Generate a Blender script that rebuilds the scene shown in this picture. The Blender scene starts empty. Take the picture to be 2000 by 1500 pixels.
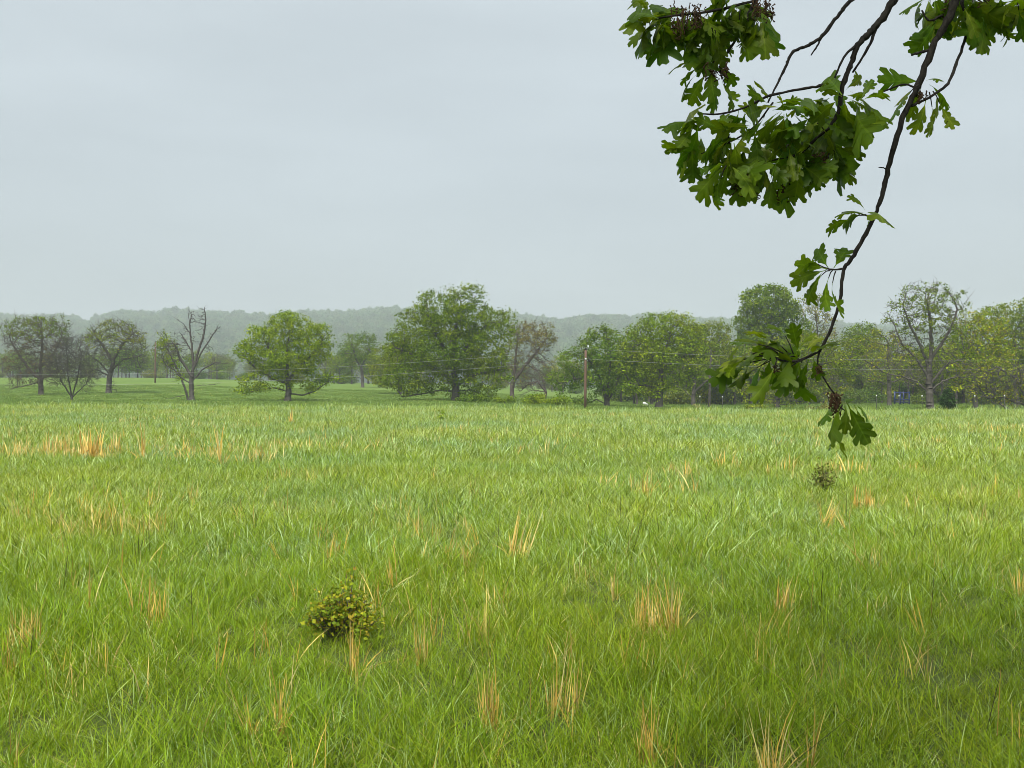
import bpy, math, random
import numpy as np
from mathutils import Vector, Matrix

random.seed(7)
R = np.random.default_rng(7)
scene = bpy.context.scene
col = scene.collection

# ------------------------------------------------------------------ camera, sky, sun, exposure
CZ = 1.65                      # eye height
F = 2000.0                     # focal length in pixels of the 2000 px wide photograph
cam_d = bpy.data.cameras.new("camera")
cam_d.sensor_width = 36.0
cam_d.lens = 36.0
cam_d.clip_start = 0.05
cam_d.clip_end = 6000.0
cam = bpy.data.objects.new("camera", cam_d)
cam.location = (0, 0, CZ)
cam.rotation_euler = (math.radians(90), 0, 0)
col.objects.link(cam)
scene.camera = cam

SUN_EL, SUN_ROT = math.radians(58), math.radians(200)
world = bpy.data.worlds.new("World")
scene.world = world
world.use_nodes = True
wt = world.node_tree
wt.nodes.clear()
wo = wt.nodes.new("ShaderNodeOutputWorld")
bg = wt.nodes.new("ShaderNodeBackground")
bg.inputs["Strength"].default_value = 0.10
sky = wt.nodes.new("ShaderNodeTexSky")
sky.sky_type = 'NISHITA'
sky.sun_disc = False
sky.sun_elevation = SUN_EL
sky.sun_rotation = SUN_ROT
sky.air_density = 1.0
sky.dust_density = 3.0
# overcast layer: a pale cloud sheet, a little brighter towards the zenith
tc = wt.nodes.new("ShaderNodeTexCoord")
sep = wt.nodes.new("ShaderNodeSeparateXYZ")
wt.links.new(tc.outputs["Generated"], sep.inputs[0])
ramp = wt.nodes.new("ShaderNodeMapRange")
ramp.inputs["From Min"].default_value = 0.0
ramp.inputs["From Max"].default_value = 1.0
ramp.inputs["To Min"].default_value = 0.94
ramp.inputs["To Max"].default_value = 1.62
wt.links.new(sep.outputs["Z"], ramp.inputs["Value"])
mp = wt.nodes.new("ShaderNodeMapping")
mp.inputs["Scale"].default_value = (1.0, 1.0, 4.5)
wt.links.new(tc.outputs["Generated"], mp.inputs["Vector"])
nz = wt.nodes.new("ShaderNodeTexNoise")
nz.inputs["Scale"].default_value = 3.2
nz.inputs["Detail"].default_value = 4.0
nz.inputs["Roughness"].default_value = 0.5
wt.links.new(mp.outputs[0], nz.inputs["Vector"])
nr = wt.nodes.new("ShaderNodeMapRange")
nr.inputs["From Min"].default_value = 0.3
nr.inputs["From Max"].default_value = 0.7
nr.inputs["To Min"].default_value = 0.94
nr.inputs["To Max"].default_value = 1.055
wt.links.new(nz.outputs["Fac"], nr.inputs["Value"])
mul = wt.nodes.new("ShaderNodeMath")
mul.operation = 'MULTIPLY'
wt.links.new(ramp.outputs[0], mul.inputs[0])
wt.links.new(nr.outputs[0], mul.inputs[1])
vs = wt.nodes.new("ShaderNodeVectorMath")
vs.operation = 'SCALE'
vs.inputs[0].default_value = (1.60, 1.76, 1.83)
wt.links.new(mul.outputs[0], vs.inputs["Scale"])
mixs = wt.nodes.new("ShaderNodeMix")
mixs.data_type = 'RGBA'
mixs.inputs["Factor"].default_value = 0.93
wt.links.new(sky.outputs[0], mixs.inputs["A"])
wt.links.new(vs.outputs[0], mixs.inputs["B"])
wt.links.new(mixs.outputs["Result"], bg.inputs["Color"])
wt.links.new(bg.outputs[0], wo.inputs["Surface"])

sun_d = bpy.data.lights.new("sun", 'SUN')
sun_d.energy = 1.5
sun_d.angle = math.radians(16)
sun_d.color = (1.0, 0.955, 0.87)
sun = bpy.data.objects.new("sun", sun_d)
# Nishita: rotation 0 = +Y, positive turns towards +X; the lamp points away from the sun
sdir = Vector((math.sin(SUN_ROT) * math.cos(SUN_EL), math.cos(SUN_ROT) * math.cos(SUN_EL), math.sin(SUN_EL)))
sun.rotation_euler = (-sdir).to_track_quat('-Z', 'Y').to_euler()
sun.location = (0, 0, 60)
col.objects.link(sun)

vsn = scene.view_settings
vsn.view_transform = 'Standard'
vsn.look = 'None'
vsn.exposure = 1.75
vsn.gamma = 1.0
vsn.use_curve_mapping = False
cy = scene.cycles
cy.max_bounces = 4
cy.diffuse_bounces = 2
cy.glossy_bounces = 2
cy.transmission_bounces = 2
cy.volume_bounces = 0
cy.transparent_max_bounces = 6
cy.caustics_reflective = False
cy.caustics_refractive = False
cy.use_denoising = True
try:
    cy.denoiser = 'OPENIMAGEDENOISE'
    cy.denoising_prefilter = 'ACCURATE'
    cy.denoising_input_passes = 'RGB_ALBEDO_NORMAL'
except Exception:
    pass
cy.pixel_filter_type = 'BLACKMAN_HARRIS'
cy.filter_width = 0.9


# ------------------------------------------------------------------ helpers
def P(px, py, D):
    """a point seen at pixel (px, py) of the photograph, D metres ahead"""
    return np.array([(px - 1000.0) / F * D, D, CZ + (750.0 - py) / F * D])


def tag(o, label=None, cat=None, group=None, kind=None):
    if label: o["label"] = label
    if cat: o["category"] = cat
    if group: o["group"] = group
    if kind: o["kind"] = kind
    return o


def empty(name, loc):
    o = bpy.data.objects.new(name, None)
    o.location = loc
    o.empty_display_size = 0.2
    col.objects.link(o)
    return o


def mesh_np(name, V, quads=None, tris=None, colr=None, mats=(), midx=None, smooth=False):
    """fast mesh from numpy arrays"""
    me = bpy.data.meshes.new(name)
    V = np.asarray(V, np.float32).reshape(-1, 3)
    loops, starts, tot = [], [], 0
    if quads is not None and len(quads):
        q = np.asarray(quads, np.int32)
        loops.append(q.ravel())
        starts.append(np.arange(len(q), dtype=np.int32) * 4)
        tot = len(q) * 4
    if tris is not None and len(tris):
        t = np.asarray(tris, np.int32)
        loops.append(t.ravel())
        starts.append(tot + np.arange(len(t), dtype=np.int32) * 3)
    L = np.concatenate(loops)
    S = np.concatenate(starts)
    me.vertices.add(len(V))
    me.vertices.foreach_set("co", V.ravel())
    me.loops.add(len(L))
    me.loops.foreach_set("vertex_index", L)
    me.polygons.add(len(S))
    me.polygons.foreach_set("loop_start", S)
    for m in mats:
        me.materials.append(m)
    if midx is not None:
        me.polygons.foreach_set("material_index", np.asarray(midx, np.int32))
    me.update(calc_edges=True)
    if smooth:
        me.polygons.foreach_set("use_smooth", np.ones(len(S), bool))
    if colr is not None:
        a = me.attributes.new("tint", 'FLOAT_COLOR', 'POINT')
        c = np.ones((len(V), 4), np.float32)
        c[:, :3] = np.asarray(colr, np.float32)
        a.data.foreach_set("color", c.ravel())
    return me


def link(name, me, parent=None, loc=None):
    o = bpy.data.objects.new(name, me)
    col.objects.link(o)
    if parent is not None:
        o.parent = parent
    if loc is not None:
        o.location = loc
    return o


def tubes(A, B, ra, rb, n=5):
    """straight tapered tubes from A[i] to B[i]; returns V, quads"""
    A = np.asarray(A, float); B = np.asarray(B, float)
    m = len(A)
    d = B - A
    d /= np.linalg.norm(d, axis=1, keepdims=True) + 1e-9
    ref = np.where(np.abs(d[:, 2:3]) > 0.9, np.array([[1.0, 0, 0]]), np.array([[0, 0, 1.0]]))
    u = np.cross(d, ref); u /= np.linalg.norm(u, axis=1, keepdims=True) + 1e-9
    w = np.cross(d, u)
    ang = np.arange(n) * 2 * math.pi / n
    ring = u[:, None, :] * np.cos(ang)[None, :, None] + w[:, None, :] * np.sin(ang)[None, :, None]
    V0 = A[:, None, :] + ring * np.asarray(ra)[:, None, None]
    V1 = B[:, None, :] + ring * np.asarray(rb)[:, None, None]
    V = np.concatenate([V0, V1], axis=1).reshape(-1, 3)
    k = np.arange(n); k2 = (k + 1) % n
    q = np.stack([k, k2, k2 + n, k + n], axis=1)
    Q = (np.arange(m) * 2 * n)[:, None, None] + q[None]
    return V, Q.reshape(-1, 4)


def sweep(pts, rad, n=8, wob=0.0, rng=R, cap=True):
    """one continuous tube along a polyline; returns V, quads, tris"""
    pts = np.asarray(pts, float)
    m = len(pts)
    t = np.gradient(pts, axis=0)
    t /= np.linalg.norm(t, axis=1, keepdims=True) + 1e-9
    u = np.zeros_like(t)
    ref = np.array([1.0, 0, 0]) if abs(t[0][0]) < 0.8 else np.array([0, 0, 1.0])
    for i in range(m):
        v = np.cross(t[i], ref)
        v /= np.linalg.norm(v) + 1e-9
        u[i] = v
        ref = np.cross(v, t[i])
    w = np.cross(t, u)
    ang = np.arange(n) * 2 * math.pi / n
    rr = np.asarray(rad)[:, None] * (1 + wob * rng.normal(size=(m, n)))
    V = pts[:, None, :] + (u[:, None, :] * np.cos(ang)[None, :, None] + w[:, None, :] * np.sin(ang)[None, :, None]) * rr[:, :, None]
    V = V.reshape(-1, 3)
    k = np.arange(n); k2 = (k + 1) % n
    q = np.stack([k, k2, k2 + n, k + n], axis=1)
    Q = ((np.arange(m - 1) * n)[:, None, None] + q[None]).reshape(-1, 4)
    T = []
    if cap:
        V = np.vstack([V, pts[0], pts[-1]])
        for j in range(n):
            T.append((m * n, (j + 1) % n, j))
            T.append((m * n + 1, (m - 1) * n + j, (m - 1) * n + (j + 1) % n))
    return V, Q, np.array(T, int).reshape(-1, 3)


def smooth_poly(pts, k=6):
    """Catmull-Rom through the points (any row width)"""
    pts = np.asarray(pts, float)
    p = np.vstack([2 * pts[0] - pts[1], pts, 2 * pts[-1] - pts[-2]])
    out = []
    for i in range(1, len(p) - 2):
        for s in np.linspace(0, 1, k, endpoint=False):
            a, b, c, d = p[i - 1], p[i], p[i + 1], p[i + 2]
            out.append(0.5 * ((2 * b) + (c - a) * s + (2 * a - 5 * b + 4 * c - d) * s * s + (3 * b - a - 3 * c + d) * s ** 3))
    out.append(pts[-1])
    return np.array(out)


def join(parts):
    """join list of (V, Q, T) -> V, Q, T"""
    Vs, Qs, Ts, o = [], [], [], 0
    for V, Q, T in parts:
        Vs.append(V)
        if Q is not None and len(Q): Qs.append(np.asarray(Q) + o)
        if T is not None and len(T): Ts.append(np.asarray(T) + o)
        o += len(V)
    return np.vstack(Vs), (np.vstack(Qs) if Qs else None), (np.vstack(Ts) if Ts else None)


def box(c, s):
    c = np.asarray(c, float); s = np.asarray(s, float) / 2
    V = np.array([[x, y, z] for x in (-1, 1) for y in (-1, 1) for z in (-1, 1)], float) * s + c
    Q = np.array([[0, 1, 3, 2], [4, 6, 7, 5], [0, 4, 5, 1], [2, 3, 7, 6], [0, 2, 6, 4], [1, 5, 7, 3]])
    return V, Q, None


# ------------------------------------------------------------------ materials
def new_mat(name):
    m = bpy.data.materials.new(name)
    m.use_nodes = True
    nt = m.node_tree
    nt.nodes.clear()
    out = nt.nodes.new("ShaderNodeOutputMaterial")
    return m, nt, out


def leafy_mat(name, translucent=0.35, rough=0.5, spec=0.3, use_tint=True, base=(0.1, 0.18, 0.03), noise_scale=0.0,
              warm=(1.25, 1.1, 0.7), cool=(0.8, 0.95, 1.1), trans_tint=(1.25, 1.2, 0.55), rnd=0.0):
    m, nt, out = new_mat(name)
    if use_tint:
        at = nt.nodes.new("ShaderNodeAttribute")
        at.attribute_name = "tint"
        c = at.outputs["Color"]
    else:
        rgb = nt.nodes.new("ShaderNodeRGB")
        rgb.outputs[0].default_value = (*base, 1)
        c = rgb.outputs[0]
    if noise_scale > 0:
        g = nt.nodes.new("ShaderNodeNewGeometry")
        n = nt.nodes.new("ShaderNodeTexNoise")
        n.inputs["Scale"].default_value = noise_scale
        n.inputs["Detail"].default_value = 3.0
        nt.links.new(g.outputs["Position"], n.inputs["Vector"])
        cr = nt.nodes.new("ShaderNodeValToRGB")
        cr.color_ramp.elements[0].position = 0.35
        cr.color_ramp.elements[0].color = (*cool, 1)
        cr.color_ramp.elements[1].position = 0.65
        cr.color_ramp.elements[1].color = (*warm, 1)
        nt.links.new(n.outputs["Fac"], cr.inputs[0])
        mx = nt.nodes.new("ShaderNodeMix")
        mx.data_type = 'RGBA'; mx.blend_type = 'MULTIPLY'
        mx.inputs["Factor"].default_value = 1.0
        nt.links.new(c, mx.inputs["A"]); nt.links.new(cr.outputs[0], mx.inputs["B"])
        c = mx.outputs["Result"]
    if rnd > 0:
        oi = nt.nodes.new("ShaderNodeObjectInfo")
        hs = nt.nodes.new("ShaderNodeHueSaturation")
        mr = nt.nodes.new("ShaderNodeMapRange")
        mr.inputs["To Min"].default_value = 1 - rnd
        mr.inputs["To Max"].default_value = 1 + rnd
        nt.links.new(oi.outputs["Random"], mr.inputs["Value"])
        nt.links.new(mr.outputs[0], hs.inputs["Value"])
        mr2 = nt.nodes.new("ShaderNodeMapRange")
        mr2.inputs["To Min"].default_value = 0.5 + rnd * 0.06
        mr2.inputs["To Max"].default_value = 0.5 - rnd * 0.10
        wn = nt.nodes.new("ShaderNodeTexWhiteNoise")
        wn.noise_dimensions = '1D'
        nt.links.new(oi.outputs["Random"], wn.inputs["W"])
        nt.links.new(wn.outputs["Value"], mr2.inputs["Value"])
        nt.links.new(mr2.outputs[0], hs.inputs["Hue"])
        nt.links.new(c, hs.inputs["Color"])
        c = hs.outputs[0]
    pb = nt.nodes.new("ShaderNodeBsdfPrincipled")
    pb.inputs["Roughness"].default_value = rough
    pb.inputs["Specular IOR Level"].default_value = spec
    nt.links.new(c, pb.inputs["Base Color"])
    tm = nt.nodes.new("ShaderNodeMix")
    tm.data_type = 'RGBA'; tm.blend_type = 'MULTIPLY'
    tm.inputs["Factor"].default_value = 1.0
    tm.inputs["B"].default_value = (*trans_tint, 1)
    nt.links.new(c, tm.inputs["A"])
    tr = nt.nodes.new("ShaderNodeBsdfTranslucent")
    nt.links.new(tm.outputs["Result"], tr.inputs["Color"])
    ms = nt.nodes.new("ShaderNodeMixShader")
    ms.inputs[0].default_value = translucent
    nt.links.new(pb.outputs[0], ms.inputs[1])
    nt.links.new(tr.outputs[0], ms.inputs[2])
    nt.links.new(ms.outputs[0], out.inputs["Surface"])
    return m


def solid_mat(name, c1, c2, scale=8.0, rough=0.85, spec=0.2, stretch=(1, 1, 1), bump=0.0, metallic=0.0):
    m, nt, out = new_mat(name)
    g = nt.nodes.new("ShaderNodeTexCoord")
    mpn = nt.nodes.new("ShaderNodeMapping")
    mpn.inputs["Scale"].default_value = stretch
    nt.links.new(g.outputs["Object"], mpn.inputs["Vector"])
    n = nt.nodes.new("ShaderNodeTexNoise")
    n.inputs["Scale"].default_value = scale
    n.inputs["Detail"].default_value = 5.0
    n.inputs["Roughness"].default_value = 0.65
    nt.links.new(mpn.outputs[0], n.inputs["Vector"])
    cr = nt.nodes.new("ShaderNodeValToRGB")
    cr.color_ramp.elements[0].position = 0.3
    cr.color_ramp.elements[0].color = (*c1, 1)
    cr.color_ramp.elements[1].position = 0.7
    cr.color_ramp.elements[1].color = (*c2, 1)
    nt.links.new(n.outputs["Fac"], cr.inputs[0])
    pb = nt.nodes.new("ShaderNodeBsdfPrincipled")
    pb.inputs["Roughness"].default_value = rough
    pb.inputs["Specular IOR Level"].default_value = spec
    pb.inputs["Metallic"].default_value = metallic
    nt.links.new(cr.outputs[0], pb.inputs["Base Color"])
    if bump > 0:
        b = nt.nodes.new("ShaderNodeBump")
        b.inputs["Strength"].default_value = bump
        b.inputs["Distance"].default_value = 0.01
        nt.links.new(n.outputs["Fac"], b.inputs["Height"])
        nt.links.new(b.outputs[0], pb.inputs["Normal"])
    nt.links.new(pb.outputs[0], out.inputs["Surface"])
    return m


def ground_mat():
    m, nt, out = new_mat("pasture_ground")
    g = nt.nodes.new("ShaderNodeNewGeometry")
    n1 = nt.nodes.new("ShaderNodeTexNoise")
    n1.inputs["Scale"].default_value = 0.06
    n1.inputs["Detail"].default_value = 6
    n2 = nt.nodes.new("ShaderNodeTexNoise")
    n2.inputs["Scale"].default_value = 3.0
    n2.inputs["Detail"].default_value = 6
    n2.inputs["Roughness"].default_value = 0.75
    for n in (n1, n2):
        nt.links.new(g.outputs["Position"], n.inputs["Vector"])
    r1 = nt.nodes.new("ShaderNodeValToRGB")
    r1.color_ramp.elements[0].position = 0.35
    r1.color_ramp.elements[0].color = (0.118, 0.198, 0.042, 1)
    r1.color_ramp.elements[1].position = 0.68
    r1.color_ramp.elements[1].color = (0.155, 0.232, 0.052, 1)
    nt.links.new(n1.outputs["Fac"], r1.inputs[0])
    r2 = nt.nodes.new("ShaderNodeValToRGB")
    r2.color_ramp.elements[0].position = 0.3
    r2.color_ramp.elements[0].color = (0.6, 0.62, 0.55, 1)
    r2.color_ramp.elements[1].position = 0.7
    r2.color_ramp.elements[1].color = (1.25, 1.2, 1.1, 1)
    nt.links.new(n2.outputs["Fac"], r2.inputs[0])
    mx = nt.nodes.new("ShaderNodeMix")
    mx.data_type = 'RGBA'; mx.blend_type = 'MULTIPLY'
    mx.inputs["Factor"].default_value = 1.0
    nt.links.new(r1.outputs[0], mx.inputs["A"])
    nt.links.new(r2.outputs[0], mx.inputs["B"])
    # under the tall sward the ground is dark thatch and soil; beyond it the grazed turf
    sx = nt.nodes.new("ShaderNodeSeparateXYZ")
    nt.links.new(g.outputs["Position"], sx.inputs[0])
    mr = nt.nodes.new("ShaderNodeMapRange")
    mr.inputs["From Min"].default_value = 70.0
    mr.inputs["From Max"].default_value = 84.0
    nt.links.new(sx.outputs["Y"], mr.inputs["Value"])
    mt = nt.nodes.new("ShaderNodeMix")
    mt.data_type = 'RGBA'
    mt.inputs["A"].default_value = (0.075, 0.098, 0.026, 1)
    nt.links.new(mr.outputs[0], mt.inputs["Factor"])
    nt.links.new(mx.outputs["Result"], mt.inputs["B"])
    mx = mt
    pb = nt.nodes.new("ShaderNodeBsdfPrincipled")
    pb.inputs["Roughness"].default_value = 0.95
    pb.inputs["Specular IOR Level"].default_value = 0.1
    nt.links.new(mx.outputs["Result"], pb.inputs["Base Color"])
    nt.links.new(pb.outputs[0], out.inputs["Surface"])
    return m


M_ground = ground_mat()
M_hill = solid_mat("forest_floor", (0.035, 0.055, 0.022), (0.06, 0.085, 0.03), 0.02)
M_grass = leafy_mat("grass_blade", 0.24, 0.45, 0.16, noise_scale=0.22, warm=(1.14, 1.05, 0.80), cool=(0.90, 0.97, 1.08), rnd=0.10)
M_straw = leafy_mat("dry_straw", 0.18, 0.6, 0.3, noise_scale=0.0, trans_tint=(1.1, 1.0, 0.7))
M_leaf = leafy_mat("tree_foliage", 0.24, 0.7, 0.06, noise_scale=0.28, warm=(1.18, 1.08, 0.85), cool=(0.85, 0.95, 1.0))
M_wood_leaf = leafy_mat("woodland_foliage", 0.28, 0.8, 0.05, noise_scale=0.0, rnd=0.28)
M_oak = leafy_mat("oak_leaf", 0.48, 0.45, 0.22, noise_scale=18.0, warm=(1.15, 1.08, 0.9), cool=(0.85, 0.93, 0.95), trans_tint=(1.28, 1.35, 0.35), rnd=0.22)
def add_veins(m):
    nt = m.node_tree
    tcn = nt.nodes.new("ShaderNodeTexCoord")
    sp = nt.nodes.new("ShaderNodeSeparateXYZ")
    nt.links.new(tcn.outputs["Object"], sp.inputs[0])

    def mth(op, a, b=None):
        n = nt.nodes.new("ShaderNodeMath"); n.operation = op
        for k, v in enumerate((a, b)):
            if v is None: continue
            if isinstance(v, (int, float)): n.inputs[k].default_value = v
            else: nt.links.new(v, n.inputs[k])
        return n.outputs[0]
    ay = mth('ABSOLUTE', sp.outputs["Y"])
    ph = mth('SUBTRACT', sp.outputs["X"], mth('MULTIPLY', ay, 0.85))
    wv = mth('ABSOLUTE', mth('SINE', mth('MULTIPLY', ph, 26.0)))
    side = mth('LESS_THAN', wv, 0.16)
    midr = mth('LESS_THAN', ay, 0.012)
    v = mth('MAXIMUM', mth('MULTIPLY', side, 0.55), midr)
    pb = [n for n in nt.nodes if n.type == 'BSDF_PRINCIPLED'][0]
    src = pb.inputs["Base Color"].links[0].from_socket
    mx = nt.nodes.new("ShaderNodeMix"); mx.data_type = 'RGBA'; mx.blend_type = 'MULTIPLY'
    nt.links.new(v, mx.inputs["Factor"])
    nt.links.new(src, mx.inputs["A"]); mx.inputs["B"].default_value = (1.35, 1.3, 1.4, 1)
    for l in list(src.links):
        if l.to_node.name != mx.name:
            t = l.to_socket
            nt.links.remove(l); nt.links.new(mx.outputs["Result"], t)
    bp = nt.nodes.new("ShaderNodeBump"); bp.inputs["Strength"].default_value = 0.35; bp.inputs["Distance"].default_value = 0.02
    bp.invert = True
    nt.links.new(v, bp.inputs["Height"]); nt.links.new(bp.outputs[0], pb.inputs["Normal"])


add_veins(M_oak)
M_oak_inner = leafy_mat("oak_leaf_inner", 0.48, 0.45, 0.22, noise_scale=18.0, warm=(1.15, 1.08, 0.9), cool=(0.85, 0.93, 0.95), trans_tint=(1.28, 1.35, 0.35))
M_bark = solid_mat("tree_bark", (0.06, 0.053, 0.047), (0.15, 0.135, 0.12), 3.0, stretch=(1, 1, 0.3))
M_bark_red = solid_mat("reddish_bark", (0.075, 0.060, 0.053), (0.16, 0.135, 0.122), 3.0, stretch=(1, 1, 0.3))
M_deadwood = solid_mat("weathered_deadwood", (0.055, 0.05, 0.047), (0.125, 0.112, 0.104), 2.0, stretch=(1, 1, 0.2))
M_limb = solid_mat("oak_limb_bark", (0.006, 0.005, 0.0045), (0.040, 0.035, 0.029), 85.0, stretch=(1, 1, 0.4), bump=0.6)
M_catkin = solid_mat("dried_catkin", (0.03, 0.018, 0.01), (0.09, 0.05, 0.025), 120.0)
M_pole = solid_mat("pole_timber", (0.12, 0.07, 0.05), (0.20, 0.125, 0.095), 5.0, stretch=(6, 6, 0.5))
M_poletop = solid_mat("pole_cap_iron", (0.03, 0.03, 0.032), (0.05, 0.05, 0.052), 20)
M_porcelain = solid_mat("insulator_porcelain", (0.62, 0.66, 0.68), (0.75, 0.78, 0.8), 10, rough=0.25, spec=0.5)
M_wire = solid_mat("aluminium_wire", (0.42, 0.44, 0.44), (0.55, 0.57, 0.56), 5, rough=0.4)
M_post = solid_mat("fence_post_steel", (0.05, 0.055, 0.045), (0.10, 0.10, 0.085), 12)
M_white = solid_mat("white_paint", (0.72, 0.72, 0.70), (0.80, 0.80, 0.78), 6, rough=0.4, spec=0.5)
M_silver = solid_mat("silver_paint", (0.34, 0.38, 0.40), (0.42, 0.46, 0.48), 6, rough=0.3, spec=0.5)
M_glass = solid_mat("dark_car_glass", (0.015, 0.018, 0.022), (0.03, 0.034, 0.04), 4, rough=0.1, spec=0.6)
M_tyre = solid_mat("tyre_rubber", (0.012, 0.012, 0.012), (0.03, 0.03, 0.03), 20)
M_blue = solid_mat("blue_painted_steel", (0.015, 0.03, 0.11), (0.022, 0.042, 0.15), 6, rough=0.45, spec=0.4)


# ------------------------------------------------------------------ terrain
TD = np.array([0, 45, 65, 95, 120, 150, 200, 250, 400, 3000.0])
TL = np.array([0, 0, -.05, -.25, -.2, .3, 1.8, 3.2, 4.0, 4.0])
TM = np.array([0, 0, -.15, -.45, -.38, -.1, .6, 1.3, 2.0, 2.0])
TR = np.array([0, -.05, -.35, -.85, -1.15, -1.4, -1.7, -1.8, -1.9, -1.9])


def terrain(x, y):
    x = np.asarray(x, float); y = np.asarray(y, float)
    D = np.clip(y, 0.001, None)
    u = x / np.maximum(D, 30)
    zl, zm, zr = np.interp(D, TD, TL), np.interp(D, TD, TM), np.interp(D, TD, TR)
    a = np.clip((u + 0.38) / 0.28, 0, 1); a = a * a * (3 - 2 * a)
    b = np.clip((u + 0.10) / 0.25, 0, 1); b = b * b * (3 - 2 * b)
    z = zl * (1 - a) + zm * a
    z = z * (1 - b) + zr * b
    und = 0.05 * np.sin(x * 0.31 + 0.7) * np.sin(y * 0.23 + 1.1) + 0.03 * np.sin(x * 0.9 + y * 0.5)
    return z + und * np.clip(D / 12, 0, 1)


def grid_mesh(name, xs, ys, zf, mat):
    X, Y = np.meshgrid(xs, ys)
    Z = zf(X, Y)
    V = np.stack([X, Y, Z], -1).reshape(-1, 3)
    nx = len(xs)
    i = np.arange(len(ys) - 1)[:, None] * nx + np.arange(nx - 1)[None]
    Q = np.stack([i, i + 1, i + 1 + nx, i + nx], -1).reshape(-1, 4)
    return mesh_np(name, V, Q, mats=(mat,), smooth=True)


s = np.linspace(-1, 1, 181)
gx = np.sinh(s * 5.6) / math.sinh(5.6) * 2100
gy = np.concatenate([np.linspace(-60, 0, 7), np.geomspace(1, 2700, 175)])
ground = link("ground", grid_mesh("ground", gx, gy, terrain, M_ground))
tag(ground, "green pasture ground running from the tall meadow out to the wooded hills", "ground", kind="structure")

RX = np.array([-900, -300, 0, 60, 120, 170, 200, 240, 300, 340, 420, 480, 530, 600, 650, 700, 760, 820, 900, 1020, 1060, 1095, 1115, 1150, 1190, 1230, 1265, 1350, 1420, 1500, 1640, 1720, 1800, 2000, 2300, 2900.])
RY = np.array([620, 612, 611, 615, 611, 622, 613, 604, 608, 600, 607, 609, 612, 605, 606, 603, 599, 598, 602, 612, 617, 622, 618, 613, 612, 616, 611, 618, 621, 624, 628, 632, 634, 630, 626, 620.])
HD = 2000.0


def hill(x, y):
    u = x / np.maximum(y, 100)
    px = 1000 + u * 2000
    ry = np.interp(px, RX, RY)
    ridge = CZ + (750 - (ry + 20)) / 2000 * HD
    t = np.clip((y - 900) / (HD - 900), 0, 1)
    t = t * t * (3 - 2 * t) * 0.55 + t * 0.45
    back = np.clip((y - HD) / 500, 0, 1)
    nzv = 2.5 * np.sin(x * 0.021 + 1) * np.sin(y * 0.017) + 1.5 * np.sin(x * 0.05 + y * 0.03)
    return -3.2 + (ridge + 3.2) * t * (1 - 0.5 * back) + 2.0 * nzv * t * (1 - t) * 2


hx = np.linspace(-1900, 1900, 190)
hy = np.linspace(890, 2500, 90)
hl = link("hills", grid_mesh("hills", hx, hy, hill, M_hill))
tag(hl, "low hazy wooded hills along the horizon", "hills", kind="structure")


# ------------------------------------------------------------------ geometry-node scatter (for uncountable stuff)
def scatter(name, pts, rot, scl, idx, sources):
    """points with rot / scl / idx attributes, each instancing one of the source meshes"""
    sc = bpy.data.collections.new(name + "_sources")
    for k, me in enumerate(sources):
        sc.objects.link(bpy.data.objects.new("%s_%02d" % (name, k), me))
    me = bpy.data.meshes.new(name)
    n = len(pts)
    me.vertices.add(n)
    me.vertices.foreach_set("co", np.asarray(pts, np.float32).ravel())
    a = me.attributes.new("rot", 'FLOAT_VECTOR', 'POINT'); a.data.foreach_set("vector", np.asarray(rot, np.float32).ravel())
    a = me.attributes.new("scl", 'FLOAT_VECTOR', 'POINT'); a.data.foreach_set("vector", np.asarray(scl, np.float32).ravel())
    a = me.attributes.new("idx", 'INT', 'POINT'); a.data.foreach_set("value", np.asarray(idx, np.int32))
    o = link(name, me)
    ng = bpy.data.node_groups.new(name + "_scatter", 'GeometryNodeTree')
    ng.interface.new_socket(name="Geometry", in_out='INPUT', socket_type='NodeSocketGeometry')
    ng.interface.new_socket(name="Geometry", in_out='OUTPUT', socket_type='NodeSocketGeometry')
    gi = ng.nodes.new("NodeGroupInput"); go = ng.nodes.new("NodeGroupOutput")
    ci = ng.nodes.new("GeometryNodeCollectionInfo")
    ci.inputs["Collection"].default_value = sc
    ci.inputs["Separate Children"].default_value = True
    ci.inputs["Reset Children"].default_value = True
    ip = ng.nodes.new("GeometryNodeInstanceOnPoints")
    ip.inputs["Pick Instance"].default_value = True

    def named(nm, dt):
        x = ng.nodes.new("GeometryNodeInputNamedAttribute")
        x.data_type = dt
        x.inputs["Name"].default_value = nm
        return x.outputs["Attribute"]
    e2r = ng.nodes.new("FunctionNodeEulerToRotation")
    ng.links.new(named("rot", 'FLOAT_VECTOR'), e2r.inputs[0])
    ng.links.new(e2r.outputs[0], ip.inputs["Rotation"])
    ng.links.new(named("scl", 'FLOAT_VECTOR'), ip.inputs["Scale"])
    ng.links.new(named("idx", 'INT'), ip.inputs["Instance Index"])
    ng.links.new(gi.outputs[0], ip.inputs["Points"])
    ng.links.new(ci.outputs[0], ip.inputs["Instance"])
    ng.links.new(ip.outputs[0], go.inputs[0])
    md = o.modifiers.new("scatter", 'NODES')
    md.node_group = ng
    return o


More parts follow.
